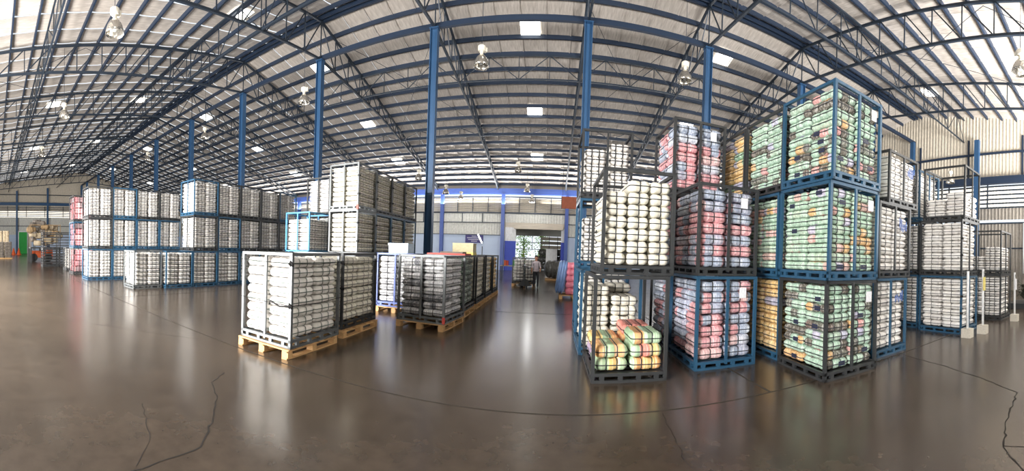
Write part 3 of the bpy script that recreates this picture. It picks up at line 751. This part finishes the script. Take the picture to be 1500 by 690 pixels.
rowd = [('c_dkgreen', 'dark', 'dark cage of grey green bundles standing behind the red cornered cage'), ('c_offwhite', 'dark', 'dark cage of pale bundles behind the grey green bundle cage'), ('c_offwhite', 'dark', 'dark cage of pale bundles fourth in the aisle row'), ('c_yellow', 'dark', 'dark cage of yellow bundles at the far end of the aisle row')]
for k, (cm, cc, lb) in enumerate(rowd):
    y0 = 8.35+1.45*k
    pallet(-3.06, y0-.03, 1.05, 1.2, 'wooden pallet under the ' + lb.split(' standing')[0].split(' behind')[0].split(' fourth')[0].split(' at the')[0].replace('dark cage', 'cage') + (' fourth in the row' if k == 2 else ''))
    cage(-3.04, y0, PZ, 1.0, 1.18, H1, cc, lb); fill(-3.04, y0, PZ, 1.0, 1.18, H1, 0, (2,2,8), cm, 'strap' if k != 1 else 'gystrap', sx=2, sy=2, along='y', single=True, label=ORD[k+1] + ' cage of the aisle row', group='bundles, ' + lb)
# things on top of the row
TOPZ = PZ+H1
def crate(x, y, z, dx, dy, dz, mname, label, cat='crate'):
    e = empty('storage_crate', label, cat, (x, y, z))
    bx('bottom', mname, e, (0,0,.01), (dx,dy,.02))
    for s in (-1, 1): bx('side', mname, e, (s*(dx/2-.01),0,dz/2), (.02,dy,dz)); bx('end', mname, e, (0,s*(dy/2-.01),dz/2), (dx-.04,.02,dz))
    bx('rim', mname, e, (0,-dy/2-.008,dz-.03), (dx+.03,.02,.05)); return e
crate(-3.85, 8.6, TOPZ+.001, .55, .4, .26, 'clearb', 'pale blue plastic crate on top of the royal blue cage')
b_ = empty('cardboard_box', 'beige box with yellow base standing on the aisle row cages', 'box', (-2.55, 10.3, TOPZ+.001)); bx('carton', 'beige', b_, (0,0,.21), (.62,.45,.26)); bx('base_tray', 'yellow', b_, (0,0,.04), (.64,.47,.08)); bx('lid_edge', 'beige', b_, (0,0,.335), (.64,.47,.02))
p_ = empty('flat_panel', 'orange red flat panel lying on the grey green bundle cage', 'panel', (-2.6, 8.9, TOPZ+.001)); bx('sheet', 'red', p_, (0,0,.02), (1.0,.7,.04)); bx('dark_cloth', 'sack', p_, (.1,0,.06), (.6,.4,.05))
# ---- right side stacks
def green_kind(i, j, k): return 'c_green'
def rstack(x0, y0, t, color, clothm, n, label, blabel, rz=0., W=TW, D=1.17, single=True, sx=2, sy=2, along='x', detail=True, patches=False, H=H1, **kw):
    e = cage(x0, y0, t*H1, W, D, H-.006, color, label, rz, detail=detail)
    fill(x0, y0, t*H1, W, D, H, rz, n, clothm, sx=sx, sy=sy, along=along, single=single, label=blabel, group='bundles, '+blabel, patches=patches, **kw)
    return e
# A: white upper cage above the half empty cage of orange and green bundles
eA1 = cage(.56, 4.42, 0, 1.0, 1.2, H1-.006, 'dark', 'dark cage holding only a low heap of orange and green bundles', detail=True, mids=False)
fill(.56, 4.42, 0, 1.0, 1.2, H1, 0, (2, 2, 7), 'c_mix', sx=3, sy=2, single=True, label='half empty cage', group='orange and green bundles', heights=lambda i, j: 3 if i else 2)
eA2 = cage(.64, 4.45, H1, .98, 1.17, H1, 'dark', 'dark open topped cage of big cream white bundles above the orange and green heap', detail=True, mids=False)
fill(.64, 4.45, H1, .98, 1.17, H1*.97, 0, (3, 2, 7), 'c_offwhite', sx=2, sy=1, single=True, label='open cage above orange heap', group='cream white bundles over the heap', heights=lambda i, j: 6 if (i == 0) else 7)
cage(.5, 5.7, 0, 1.03, 1.17, H1, 'blue', 'blue cage partly filled with white bundles behind the orange and green heap', mids=False)
fill(.5, 5.7, 0, 1.03, 1.17, H1, 0, (2, 2, 7), 'c_offwhite', sx=3, sy=2, single=True, label='cage behind orange heap', group='white bundles behind the heap', heights=lambda i, j: 6 if i == 0 else (5 if j == 0 else 6))
for t, c in enumerate(('blue', 'blue', 'dark')):
    cage(.55, 6.95, t*H1, 1.03, 1.17, H1-.006, c, '%s cage of grey white bundles behind the cream bundle cage, %s' % (c, TIER[t]))
    fill(.55, 6.95, t*H1, 1.03, 1.17, H1, 0, (2,2,8), 'c_white', sx=3, sy=2, heights=(lambda i, j: 6+i) if t else None)
# B: pink and blue
for yy, t, c in ((4.66, 0, 'blue'), (4.69, 1, 'dark'), (5.88, 0, 'dark'), (5.88, 1, 'dark'), (5.86, 2, 'dark')):
    row = 'front' if yy < 5 else 'rear'
    e = rstack(2.06, yy, t, c, 'c_pink', (2, 2, 7), '%s cage of pink and blue bundles, %s of the %s stack' % (c, TIER[t], row), '%s of the %s stack' % (TIER[t], row), detail=(row == 'front' or t == 2), vis=(None if (row == 'front' or t == 2) else (lambda i, j, k: i == 0)))
    if row == 'front' or t == 2: paper_tag(e, (.76, -.012, 1.12))
# D: green tower, three rows deep
for yy, t, c, cm, rz, x0 in ((3.4, 0, 'dark', 'c_green', -.06, 3.37), (3.36, 1, 'blue', 'c_green2', -.02, 3.36), (3.32, 2, 'blue', 'c_green', 0, 3.36),
                     (4.62, 0, 'blue', 'c_yellow', 0, 3.5), (4.6, 1, 'blue', 'c_green2', 0, 3.42), (4.5, 2, 'dark', 'c_green', 0, 3.4),
                     (5.85, 0, 'blue', 'c_yellow', 0, 3.5), (5.82, 1, 'dark', 'c_yellow', 0, 3.48), (5.72, 2, 'dark', 'c_yellow', 0, 3.42)):
    row = 'front' if yy < 4 else ('second' if yy < 5.3 else 'rear'); nm = {'c_green': 'mint green and brown', 'c_green2': 'mint green and peach', 'c_yellow': 'yellow'}[cm]
    e = rstack(x0, yy, t, c, cm, (2, 2, 8 if cm == 'c_yellow' else 9), '%s cage of %s bundles, %s of the %s green tower stack' % (c, nm, TIER[t], row), '%s, %s green tower' % (TIER[t], row), rz=rz, W=1.06, D=1.15, sx=3, sy=3, patches=(row == 'front'), detail=(row != 'rear'), vis=((lambda i, j, k: i == 0) if row == 'rear' else None))
    if row == 'front': paper_tag(e, (.84, -.012, 1.12))
# E: white cages beside the green tower
for x0, y0, t, c, h in ((4.76, 3.66, 0, 'blue', H1), (4.95, 3.72, 1, 'dark', H1), (5.3, 3.78, 2, 'dark', 1.02)):
    e = rstack(x0, y0, t, c, 'c_white', (2, 2, 8 if h > 1.2 else 6), '%s cage of white bundles with a blue printed tag, %s beside the green tower' % (c, TIER[t]), '%s beside green tower' % TIER[t], sx=2, sy=2, H=h)
    for k in range(5): bx('blue_print', 'ink', e, (.63+.055*k, -.006, h*.72+random.uniform(-.05,.05)), (.02, .008, random.uniform(.1,.22)))
# F: white cages by the leaning posts
for x0, y0, t, c in ((7.72, 3.35, 0, 'blue'), (7.72, 3.36, 1, 'dark')):
    e = rstack(x0, y0, t, c, 'c_white', (2, 2, 8), '%s cage of white bundles next to the white posts, %s' % (c, TIER[t]), '%s by white posts' % TIER[t], sx=2, sy=2, along='y')
    bx('tie_knot', 'tie', e, (-.01, .0, .9), (.05,.06,.05)); bx('tie_knot', 'tie', e, (-.01, .0, .5), (.05,.06,.05))
eF3 = cage(7.95, 3.4, 2*H1, 1.03, 1.17, H1, 'dark', 'tall dark frame holding a few rows of white bundles on the white cages', detail=True)
fill(7.95, 3.4, 2*H1, 1.03, 1.17, H1, 0, (2,2,8), 'c_white', sx=2, sy=2, along='y', single=True, label='tall frame by white posts', group='white bundles in the tall frame', heights=lambda i, j: 4 if j == 0 else 3)
for t in range(3):
    cage(7.9, 4.66, t*H1, 1.1, 1.17, H1-.006, 'dark' if t == 1 else 'blue', '%s cage of white bundles behind the tall dark frame stack, %s' % ('dark' if t == 1 else 'blue', TIER[t])); fill(7.9, 4.66, t*H1, 1.1, 1.17, H1, 0, (2,2,8), 'c_white', sx=3, sy=2, along='y')
# G
cage(10.2, 3.15, 0, 1.1, 1.15, H1-.006, 'dark', 'dark cage of white bundles by the end wall posts'); fill(10.2, 3.15, 0, 1.1, 1.15, H1, 0, (2,2,8), 'c_white', sx=3, sy=2, along='y')
cage(10.2, 3.15, H1, 1.1, 1.15, H1*.98, 'dark', 'tall dark frame with a low heap of white bundles by the end wall posts'); fill(10.2, 3.15, H1, 1.1, 1.15, H1, 0, (2,2,8), 'c_white', sx=3, sy=2, along='y', heights=lambda i, j: 5 if j == 0 else 3)
# ------------------------------------------------------------------ white posts with concrete feet
for x, y, h, lb, tagm in ((7.5, 3.1, 1.5, 'white leaning post in a concrete foot beside the blue white-bundle cage', None), (8.1, 2.95, 1.55, 'white post in a concrete foot with a yellow card', 'yellow'), (10.32, 2.75, 1.45, 'white post in a concrete foot with hanging plastic bags', 'paper')):
    e = empty('barrier_post', lb, 'post', (x, y, 0)); bx('foot', 'concrete', e, (0,0,.1), (.22,.22,.2))
    ob('pole', MB().tube([(0,0,.18), (.03,.02,h)], .03, 10).mesh('pole', M['white'], True), e)
    if tagm: bx('card', tagm, e, (-.1, -.06, h-.35), (.16, .01, .32)); ob('string', MB().tube([(.02,0,h-.05), (-.1,-.05,h-.18)], .006, 5).mesh('string', M['strap']), e)
# ------------------------------------------------------------------ far items
def person(x, y, face):
    me = bpy.data.meshes.new('person')
    V = [(0,0,.80),(0,0,.95),(0,.0,1.12),(0,.0,1.24),(0,.01,1.31),(0,.02,1.36),
         (.08,0,.76),(.09,.02,.42),(.09,-.02,.06),(.09,.07,.03),
         (-.08,0,.76),(-.09,-.03,.42),(-.09,-.08,.06),(-.09,.01,.03),
         (.15,0,1.22),(.2,.0,.98),(.2,.1,.79),(.2,.14,.73),
         (-.15,0,1.22),(-.21,.04,.99),(-.2,.2,.86),(-.2,.25,.83)]
    Ed = [(0,1),(1,2),(2,3),(3,4),(4,5),(0,6),(6,7),(7,8),(8,9),(0,10),(10,11),(11,12),(12,13),(3,14),(14,15),(15,16),(16,17),(3,18),(18,19),(19,20),(20,21)]
    R = [(.13,.09),(.12,.085),(.14,.09),(.11,.075),(.045,.045),(.04,.04)] + [(.085,.08),(.058,.058),(.04,.04),(.035,.03)]*2 + [(.055,.055),(.042,.042),(.03,.03),(.03,.025)]*2
    me.from_pydata(V, Ed, []); o = bpy.data.objects.new('tmp', me); COL.objects.link(o)
    o.modifiers.new('skin', 'SKIN'); 
    for k, r in enumerate(R): me.skin_vertices[0].data[k].radius = r
    me.skin_vertices[0].data[0].use_root = True
    ss = o.modifiers.new('sub', 'SUBSURF'); ss.levels = 2; ss.render_levels = 2
    dg = bpy.context.evaluated_depsgraph_get(); body = bpy.data.meshes.new_from_object(o.evaluated_get(dg))
    bpy.data.objects.remove(o)
    body.materials.clear()
    for mm in ('shirt', 'jeans', 'skin', 'black'): body.materials.append(M[mm])
    for p in body.polygons:
        z = p.center.z; ax_ = abs(p.center.x)
        p.material_index = 2 if (z > 1.29 or (ax_ > .15 and z < .97)) else (0 if z > .80 else (3 if z < .07 else 1))
    body.shade_smooth()
    e = empty('person', 'man in pale shirt and dark trousers pulling a hand pallet truck', 'person', (x, y, 0), face)
    ob('body', body, e)
    hd = MB().lathe([(0,-.115),(.045,-.105),(.07,-.05),(.082,.0),(.08,.06),(.06,.1),(.0,.118)], 14); mh = hd.mesh('head', M['skin'], True)
    h = ob('head', mh, e, Matrix.Translation((0,.03,1.43)) @ Matrix.Diagonal((.92,1.08,1,1)))
    ob('nose', MB().box((0,.09,-.015), (.022,.03,.035)).mesh('nose', M['skin']), h)
    for s in (-1, 1):
        ob('eye', MB().box((s*.03,.076,.01), (.02,.01,.01)).mesh('eye', M['black']), h); ob('ear', MB().box((s*.086,.0,0), (.014,.035,.05)).mesh('ear', M['skin']), h)
    ob('mouth', MB().box((0,.073,-.06), (.04,.01,.008)).mesh('mouth', M['brown']), h)
    ob('hair', MB().lathe([(.086,.02),(.09,.06),(.068,.11),(.0,.128)], 14).mesh('hair', M['hair'], True), e, Matrix.Translation((0,.018,1.435)) @ Matrix.Diagonal((.95,1.1,1,1)))
    for sx, py, pz in ((.2,.15,.7),(-.2,.27,.82)):
        hn = MB().box((0,0,0), (.05,.07,.025))
        for k in range(4): hn.tube([(-.02+.013*k,.03,0), (-.02+.013*k,.075,-.008), (-.02+.013*k,.085,-.03)], .007, 5)
        hn.tube([(.024,-.02,0), (.04,.015,-.01), (.035,.035,-.02)], .008, 5); ob('hand', hn.mesh('hand', M['skin']), e, Matrix.Translation((sx,py,pz)))
person(-.66, 16.9, PI)
def to_world(px, py): 
    p = ray_at(px, py, z=0.001); return p[0], p[1]
# hand pallet truck
e = empty('pallet_truck', 'dark hand pallet truck under the white cage beside the man', 'pallet truck', (-1.18, 16.85, 0))
for s in (-1, 1):
    bx('fork', 'dark', e, (s*.2,.7,.09), (.16,1.1,.05)); ob('wheel', MB().lathe([(.0,-.03),(.09,-.03),(.09,.03),(.0,.03)], 14).mesh('wheel', M['black']), e, Matrix.Translation((s*.1,.0,.09)) @ Matrix.Rotation(PI/2,4,'Y'))
ob('hydraulic_body', MB().lathe([(.0,.09),(.34,.1),(.2,.25),(.07,.42),(.0,.44)], 4).mesh('hydraulic_body', M['dark']), e)
ob('handle_bar', MB().tube([(0,0,.4), (0,-.05,.95)], .025, 8).mesh('handle_bar', M['dark']), e)
ob('handle_grip', MB().tube([(-.16,-.05,.88), (-.14,-.06,1.0), (.14,-.06,1.0), (.16,-.05,.88)], .02, 8).mesh('handle_grip', M['dark']), e)
cage(-1.85, 17.35, PZ, 1.15, 1.15, H1-.1, 'dark', 'dark cage of white bundles on the hand pallet truck'); fill(-1.85, 17.35, PZ, 1.15, 1.15, H1-.1, 0, (2,2,7), 'c_white', sx=3, sy=2)
pallet(-1.87, 17.33, 1.15, 1.2, 'wooden pallet under the cage on the hand pallet truck')
# wrapped dark bale
e = empty('wrapped_bale', 'dark bale under clear stretch film near the doorway', 'bale', (.0, 22.6, 0))
def blob(L, W, H, seed, mname, name, parent, mtx=None, sx=3, sy=3):
    V, Fc = bundle_arrays(L, W, H, sx, sy, min(L, W, H)*.33, False, seed); return ob(name, arr_mesh(name, V, Fc, M[mname], V[:,0], np.zeros(len(V))), parent, mtx)
blob(1.3, 1.1, 1.15, 3, 'film', 'film_cover', e, Matrix.Translation((.3,0,.7))); bx('pallet_base', 'wood', e, (.3,0,.06), (1.2,1.1,.1))
for k in range(4): bx('film_fold', 'film', e, (-.1+.25*k, -.57, .65), (.05,.02,.9))
# pink sacks under a blue sheet
e = empty('sack_stack', 'stack of pink plastic sacks half covered by a blue sheet on a pallet', 'sacks', (.8, 13.4, 0))
pallet(.36, 12.95, 1.1, 1.1, 'wooden pallet under the pink plastic sacks')
for k in range(5): blob(.62, .85, .26, k+3, 'pinkp', 'pink_sack', e, Matrix.Translation((.1,0,.28+.235*k)))
blob(.32, .95, 1.25, 5, 'bluep', 'blue_sheet', e, Matrix.Translation((-.36,0,.8)) @ Matrix.Rotation(.14,4,'Y'))
# far wall furniture
bd = empty('notice_board', 'purple notice board with pale lettering on the pale blue wall', 'notice board', (-7.35, YF-.08, 2.9)); bx('panel', 'purple', bd, (0,0,0), (1.75,.04,.75))
for k, ww in enumerate((.5, 1.4, 1.2, .6)): bx('text_line', 'paper', bd, (0, -.024, .26-.16*k), (ww, .006, .05))
sg = empty('hanging_board', 'brown rectangular board hanging high beside the far column', 'board', (1.45, 29.5, 6.0)); bx('panel', 'brown', sg, (0,0,0), (1.35,.08,1.0))
for s in (-.6, .6): bx('hanger', 'truss', sg, (s,0,(zroof(29.5)-6.0)/2+.25), (.03,.03,zroof(29.5)-6.0-.48))
for s in (-.68,.68): bx('frame', 'dark', sg, (s,0,0), (.04,.1,1.04))
tl = empty('task_lamp', 'lit tube lamp leaning on a stand near the pale blue wall', 'lamp', (-4.4, 22, 0)); bx('stand', 'dark', tl, (.1,0,1.0), (.04,.04,2.0)); bx('foot', 'dark', tl, (.1,0,.02), (.4,.4,.04))
ob('tube', MB().tube([(-.2,0,2.75),(.08,0,2.2)], .04, 8).mesh('tube', M['tube']), tl)
wb = empty('workbench', 'cluttered workbench with grey drawers by the blue doorway jamb', 'bench', (-2.55, 23.6, 0)); bx('top', 'louver', wb, (0,0,.78), (1.5,.7,.05)); 
for s in (-.7,.7):
    for q in (-.3,.3): bx('leg', 'dark', wb, (s,q,.38), (.05,.05,.76))
bx('drawer_unit', 'dksheet', wb, (.35,0,.38), (.6,.6,.7))
for k in range(4): bx('drawer', 'sheet', wb, (.35,-.31,.12+.17*k), (.54,.02,.14))
for k, (mn, xx, hh) in enumerate((('orange',-.45,.32),('red',-.3,.3),('green',.1,.34),('white',.3,.5),('clearb',.52,.4),('green',.69,.3))):
    t = empty('binder_box', '%s container standing on the cluttered workbench%s' % ({'clearb':'pale blue'}.get(mn, mn), ' at its end' if k == 5 else ''), 'container', (-2.55+xx, 23.6, .806)); bx('case', mn, t, (0,0,hh/2), (.13,.28,hh)); bx('lid', mn, t, (0,0,hh+.01), (.14,.29,.02))
cn = empty('white_cabinet', 'white cabinet standing inside the bright doorway', 'cabinet', (.1, 35.6, 0)); bx('body', 'white', cn, (0,0,1.1), (1.1,.5,2.2)); bx('door', 'white', cn, (-.27,-.26,1.1), (.52,.02,2.1)); bx('door', 'white', cn, (.27,-.26,1.1), (.52,.02,2.1))
for k, (xx, yy, ss) in enumerate(((-.9,37.5,.9),(.9,37,.8),(-.2,38.5,1.0))):
    t = empty('wrapped_stock', 'film wrapped pile of stock %s inside the doorway' % ['by the left jamb', 'by the right jamb', 'in the middle'][k], 'stock pile', (xx, yy, 0))
    for q in range(3): blob(1.2*ss, .8, .75, q+k, 'film', 'wrapped_pack', t, Matrix.Translation((.08*q,0,.4+.72*q)))
# greenery outside the annexe window
def shrub(x, y, h, label):
    e = empty('shrub', label, 'shrub', (x, y, 0)); rnd = random.Random(int(x*10)); mb = MB()
    for k in range(420):
        a, rr, z = rnd.uniform(0,6.28), rnd.uniform(0,1.1), rnd.uniform(.5,h); c = Vector((rr*math.cos(a), rr*math.sin(a), z))
        u = Vector((rnd.uniform(-1,1), rnd.uniform(-1,1), rnd.uniform(-1,1))).normalized()*.14; v = u.orthogonal().normalized()*.08; i = len(mb.v)
        mb.v += [tuple(c-u), tuple(c+v), tuple(c+u), tuple(c-v)]; mb.f.append((i,i+1,i+2,i+3))
    f_ = ob('foliage', mb.mesh('foliage', M['leafy']), e); f_['kind'] = 'stuff'; ob('stem', MB().tube([(0,0,0),(.05,0,h*.6)], .06, 7).mesh('stem', M['wood']), e)
shrub(-3.4, 44.5, 4, 'sunlit green shrub outside the annexe window'); shrub(-1.2, 46, 4.5, 'sunlit green shrub behind the wrapped stock outside the annexe')
# ------------------------------------------------------------------ left far things
def sackpile(x, y, label, mname, n, L=1.1, W=.6, H=.17, nx=2):
    e = empty('sack_pile', label, 'sack pile', (x, y, 0)); bx('pallet', 'wood', e, (0,0,.07), (1.3,2.4,.12))
    for k in range(n):
        for q in range(6): blob(.6, .74, H, q+k, mname, 'sack', e, Matrix.Translation((-.31+.62*(q%2)+.02*math.sin(k*3+q), -.78+.78*(q//2), .13+H/2+H*.96*k)), 2, 2)
sackpile(-37, .75, 'heap of grey sacks on a pallet in the foreground of the green door', 'sack', 10, nx=3)
sackpile(-42, .7, 'tall stack of beige sacks behind the grey sack heap', 'bsack', 18, nx=3)
gd = empty('door_1', 'green roller door with white frame in the left end wall', 'door', (XL+.3, 4.75, 0), PI/2, None, 'structure'); bx('panel', 'green', gd, (0,0,1.7), (1.3,.06,3.4))
for s in (-.74,.74): bx('frame', 'white', gd, (s,-.02,1.75), (.14,.1,3.5))
bx('frame', 'white', gd, (0,-.02,3.5), (1.6,.1,.14))
for k in range(6): bx('slat', 'green', gd, (0,-.04,.3+.55*k), (1.26,.03,.06))
for k, yy in enumerate((2.85, 3.6)):
    e = empty('traffic_cone', ['orange traffic cone by the blue end wall post', 'orange traffic cone in front of the green door frame'][k], 'cone', (-50, yy, 0), 0, 'cones by the green door'); ob('cone', MB().lathe([(.3,.04),(.06,.95),(.0,.97)], 16).mesh('cone', M['orange'], True), e); bx('base', 'orange', e, (0,0,.02), (.7,.7,.04)); ob('band', MB().lathe([(.2,.4),(.15,.6)], 16).mesh('band', M['white'], True), e)
fk = empty('forklift', 'orange forklift carrying brown baled scrap beyond the dark empty frames', 'forklift', (-31.6, 4.05, 0))
bx('chassis', 'orange', fk, (0,.2,.65), (1.1,1.9,.6)); bx('counterweight', 'orange', fk, (0,1.0,.75), (1.1,.4,.9)); bx('seat', 'black', fk, (0,.3,1.05), (.5,.5,.2))
for sx_ in (-.5,.5):
    for yy in (-.5,.8): ob('wheel', MB().lathe([(.0,-.12),(.34,-.12),(.36,-.06),(.36,.06),(.34,.12),(.0,.12)], 18).mesh('wheel', M['black']), fk, Matrix.Translation((sx_,yy,.36)) @ Matrix.Rotation(PI/2,4,'Y'))
    bx('mast', 'dark', fk, (sx_*.6,-.9,1.3), (.1,.12,2.6)); bx('guard_post', 'dark', fk, (sx_,.9,1.6), (.06,.06,1.2)); bx('guard_post', 'dark', fk, (sx_,-.4,1.6), (.06,.06,1.2))
bx('guard_roof', 'dark', fk, (0,.25,2.2), (1.1,1.4,.06))
sc_ = empty('scrap_bales', 'cage heaped with brown and cream scrap cloth beside the forklift', 'scrap load', (-29.3, 4.25, 0))
for k in range(44):
    rr = random.Random(k); blob(rr.uniform(.5,.9), rr.uniform(.4,.7), rr.uniform(.3,.5), k, rr.choice(['sack','bsack','tan','bsack','sack']), 'scrap_bag', sc_, Matrix.Translation((rr.uniform(-.5,.5), rr.uniform(-1.15,1.15), 1.55+rr.uniform(0,2.0)*(1-.3*rr.random()))) @ Matrix.Rotation(rr.uniform(0,3),4,'Z'), 2, 2)
bx('deck', 'dark', sc_, (0,0,1.25), (1.3,2.5,.1))
for s in (-.62,.62):
    for q in (-1.22,0,1.22): bx('stake', 'tan', sc_, (s,q,2.2), (.05,.05,1.9)); bx('leg', 'dark', sc_, (s*.9,q*.95,.6), (.1,.1,1.2))
    bx('side_rail', 'tan', sc_, (s,0,3.1), (.05,2.5,.05))
for k in range(3):
    for t in range(2):
        e = cage(-25.6, 3.45+1.2*k, t*1.2, 1.1, 1.15, 1.19, 'dark', 'empty dark cage frame %s, %s beyond the rose stack' % (['on the aisle side', 'in the middle', 'on the inner side'][k], ['on the floor', 'stacked on another'][t]))
        for q in range(5): bx('cross_bar', 'dark', e, (.55,.57,.25+.2*q), (1.04,1.09,.05))
# dry palm fronds heaped by the end wall posts
e = empty('palm_frond_heap', 'heap of dry dark palm fronds beyond the white post with hanging bags', 'plant heap', (14.2, 3.3, 0))
bx('tray', 'dark', e, (0,0,.1), (1.6,1.2,.2))
for k in range(34):
    rr = random.Random(k+50); mb = MB(); a0 = rr.uniform(0, 6.28); ln = rr.uniform(.7, 1.2); z0 = rr.uniform(.2,.7)
    for i in range(6):
        t = i/5; rad = ln*t; wd = .05*math.sin(PI*(.1+.9*t))+.008; zz = z0+.5*math.sin(t*2.2)*ln*.7; c, s_ = math.cos(a0), math.sin(a0)
        for q in (-1, 1):
            for dz in (0, .006): mb.v.append((rad*c-q*wd*s_, rad*s_*.6+q*wd*c, zz+dz))
    for i in range(5):
        o_ = i*4
        for p, q in ((0,2),(2,3),(3,1),(1,0)): mb.f.append((o_+p, o_+q, o_+4+q, o_+4+p))
    ob('frond', mb.mesh('frond', M['dleaf']), e)
ob('downpipe', MB().tube([(-5.6,-.25,1.2), (-5.6,-.25,4.6)], .07, 8).mesh('downpipe', M['white'], True), wr)
# remaining bundles, beyond the three hundred largest of their kind
NM = {'c_white': ('white_bundles', 'white strapped cloth bundles filling the far cages', 'bundles'), 'c_offwhite': ('warm_white_bundles', 'warm white cloth bundles filling the central tower cages', 'bundles')}
for cm, S in STUFF.items():
    nm, lb, ct = NM.get(cm, (cm[2:]+'_bundles', cm[2:]+' cloth bundles in the far cages', 'bundles'))
    e = ob(nm, arr_mesh(nm, np.concatenate(S['V']), np.concatenate(S['F']), M[cm], np.concatenate(S['lx']), np.concatenate(S['sd']), ly=np.concatenate(S['ly']))); tag(e, lb, ct, None, 'stuff')
    s_ = ob('straps', arr_mesh('straps', np.concatenate(S['SV']), np.concatenate(S['SF']), M[S['strap']], smooth=False), e); s_['kind'] = 'stuff'
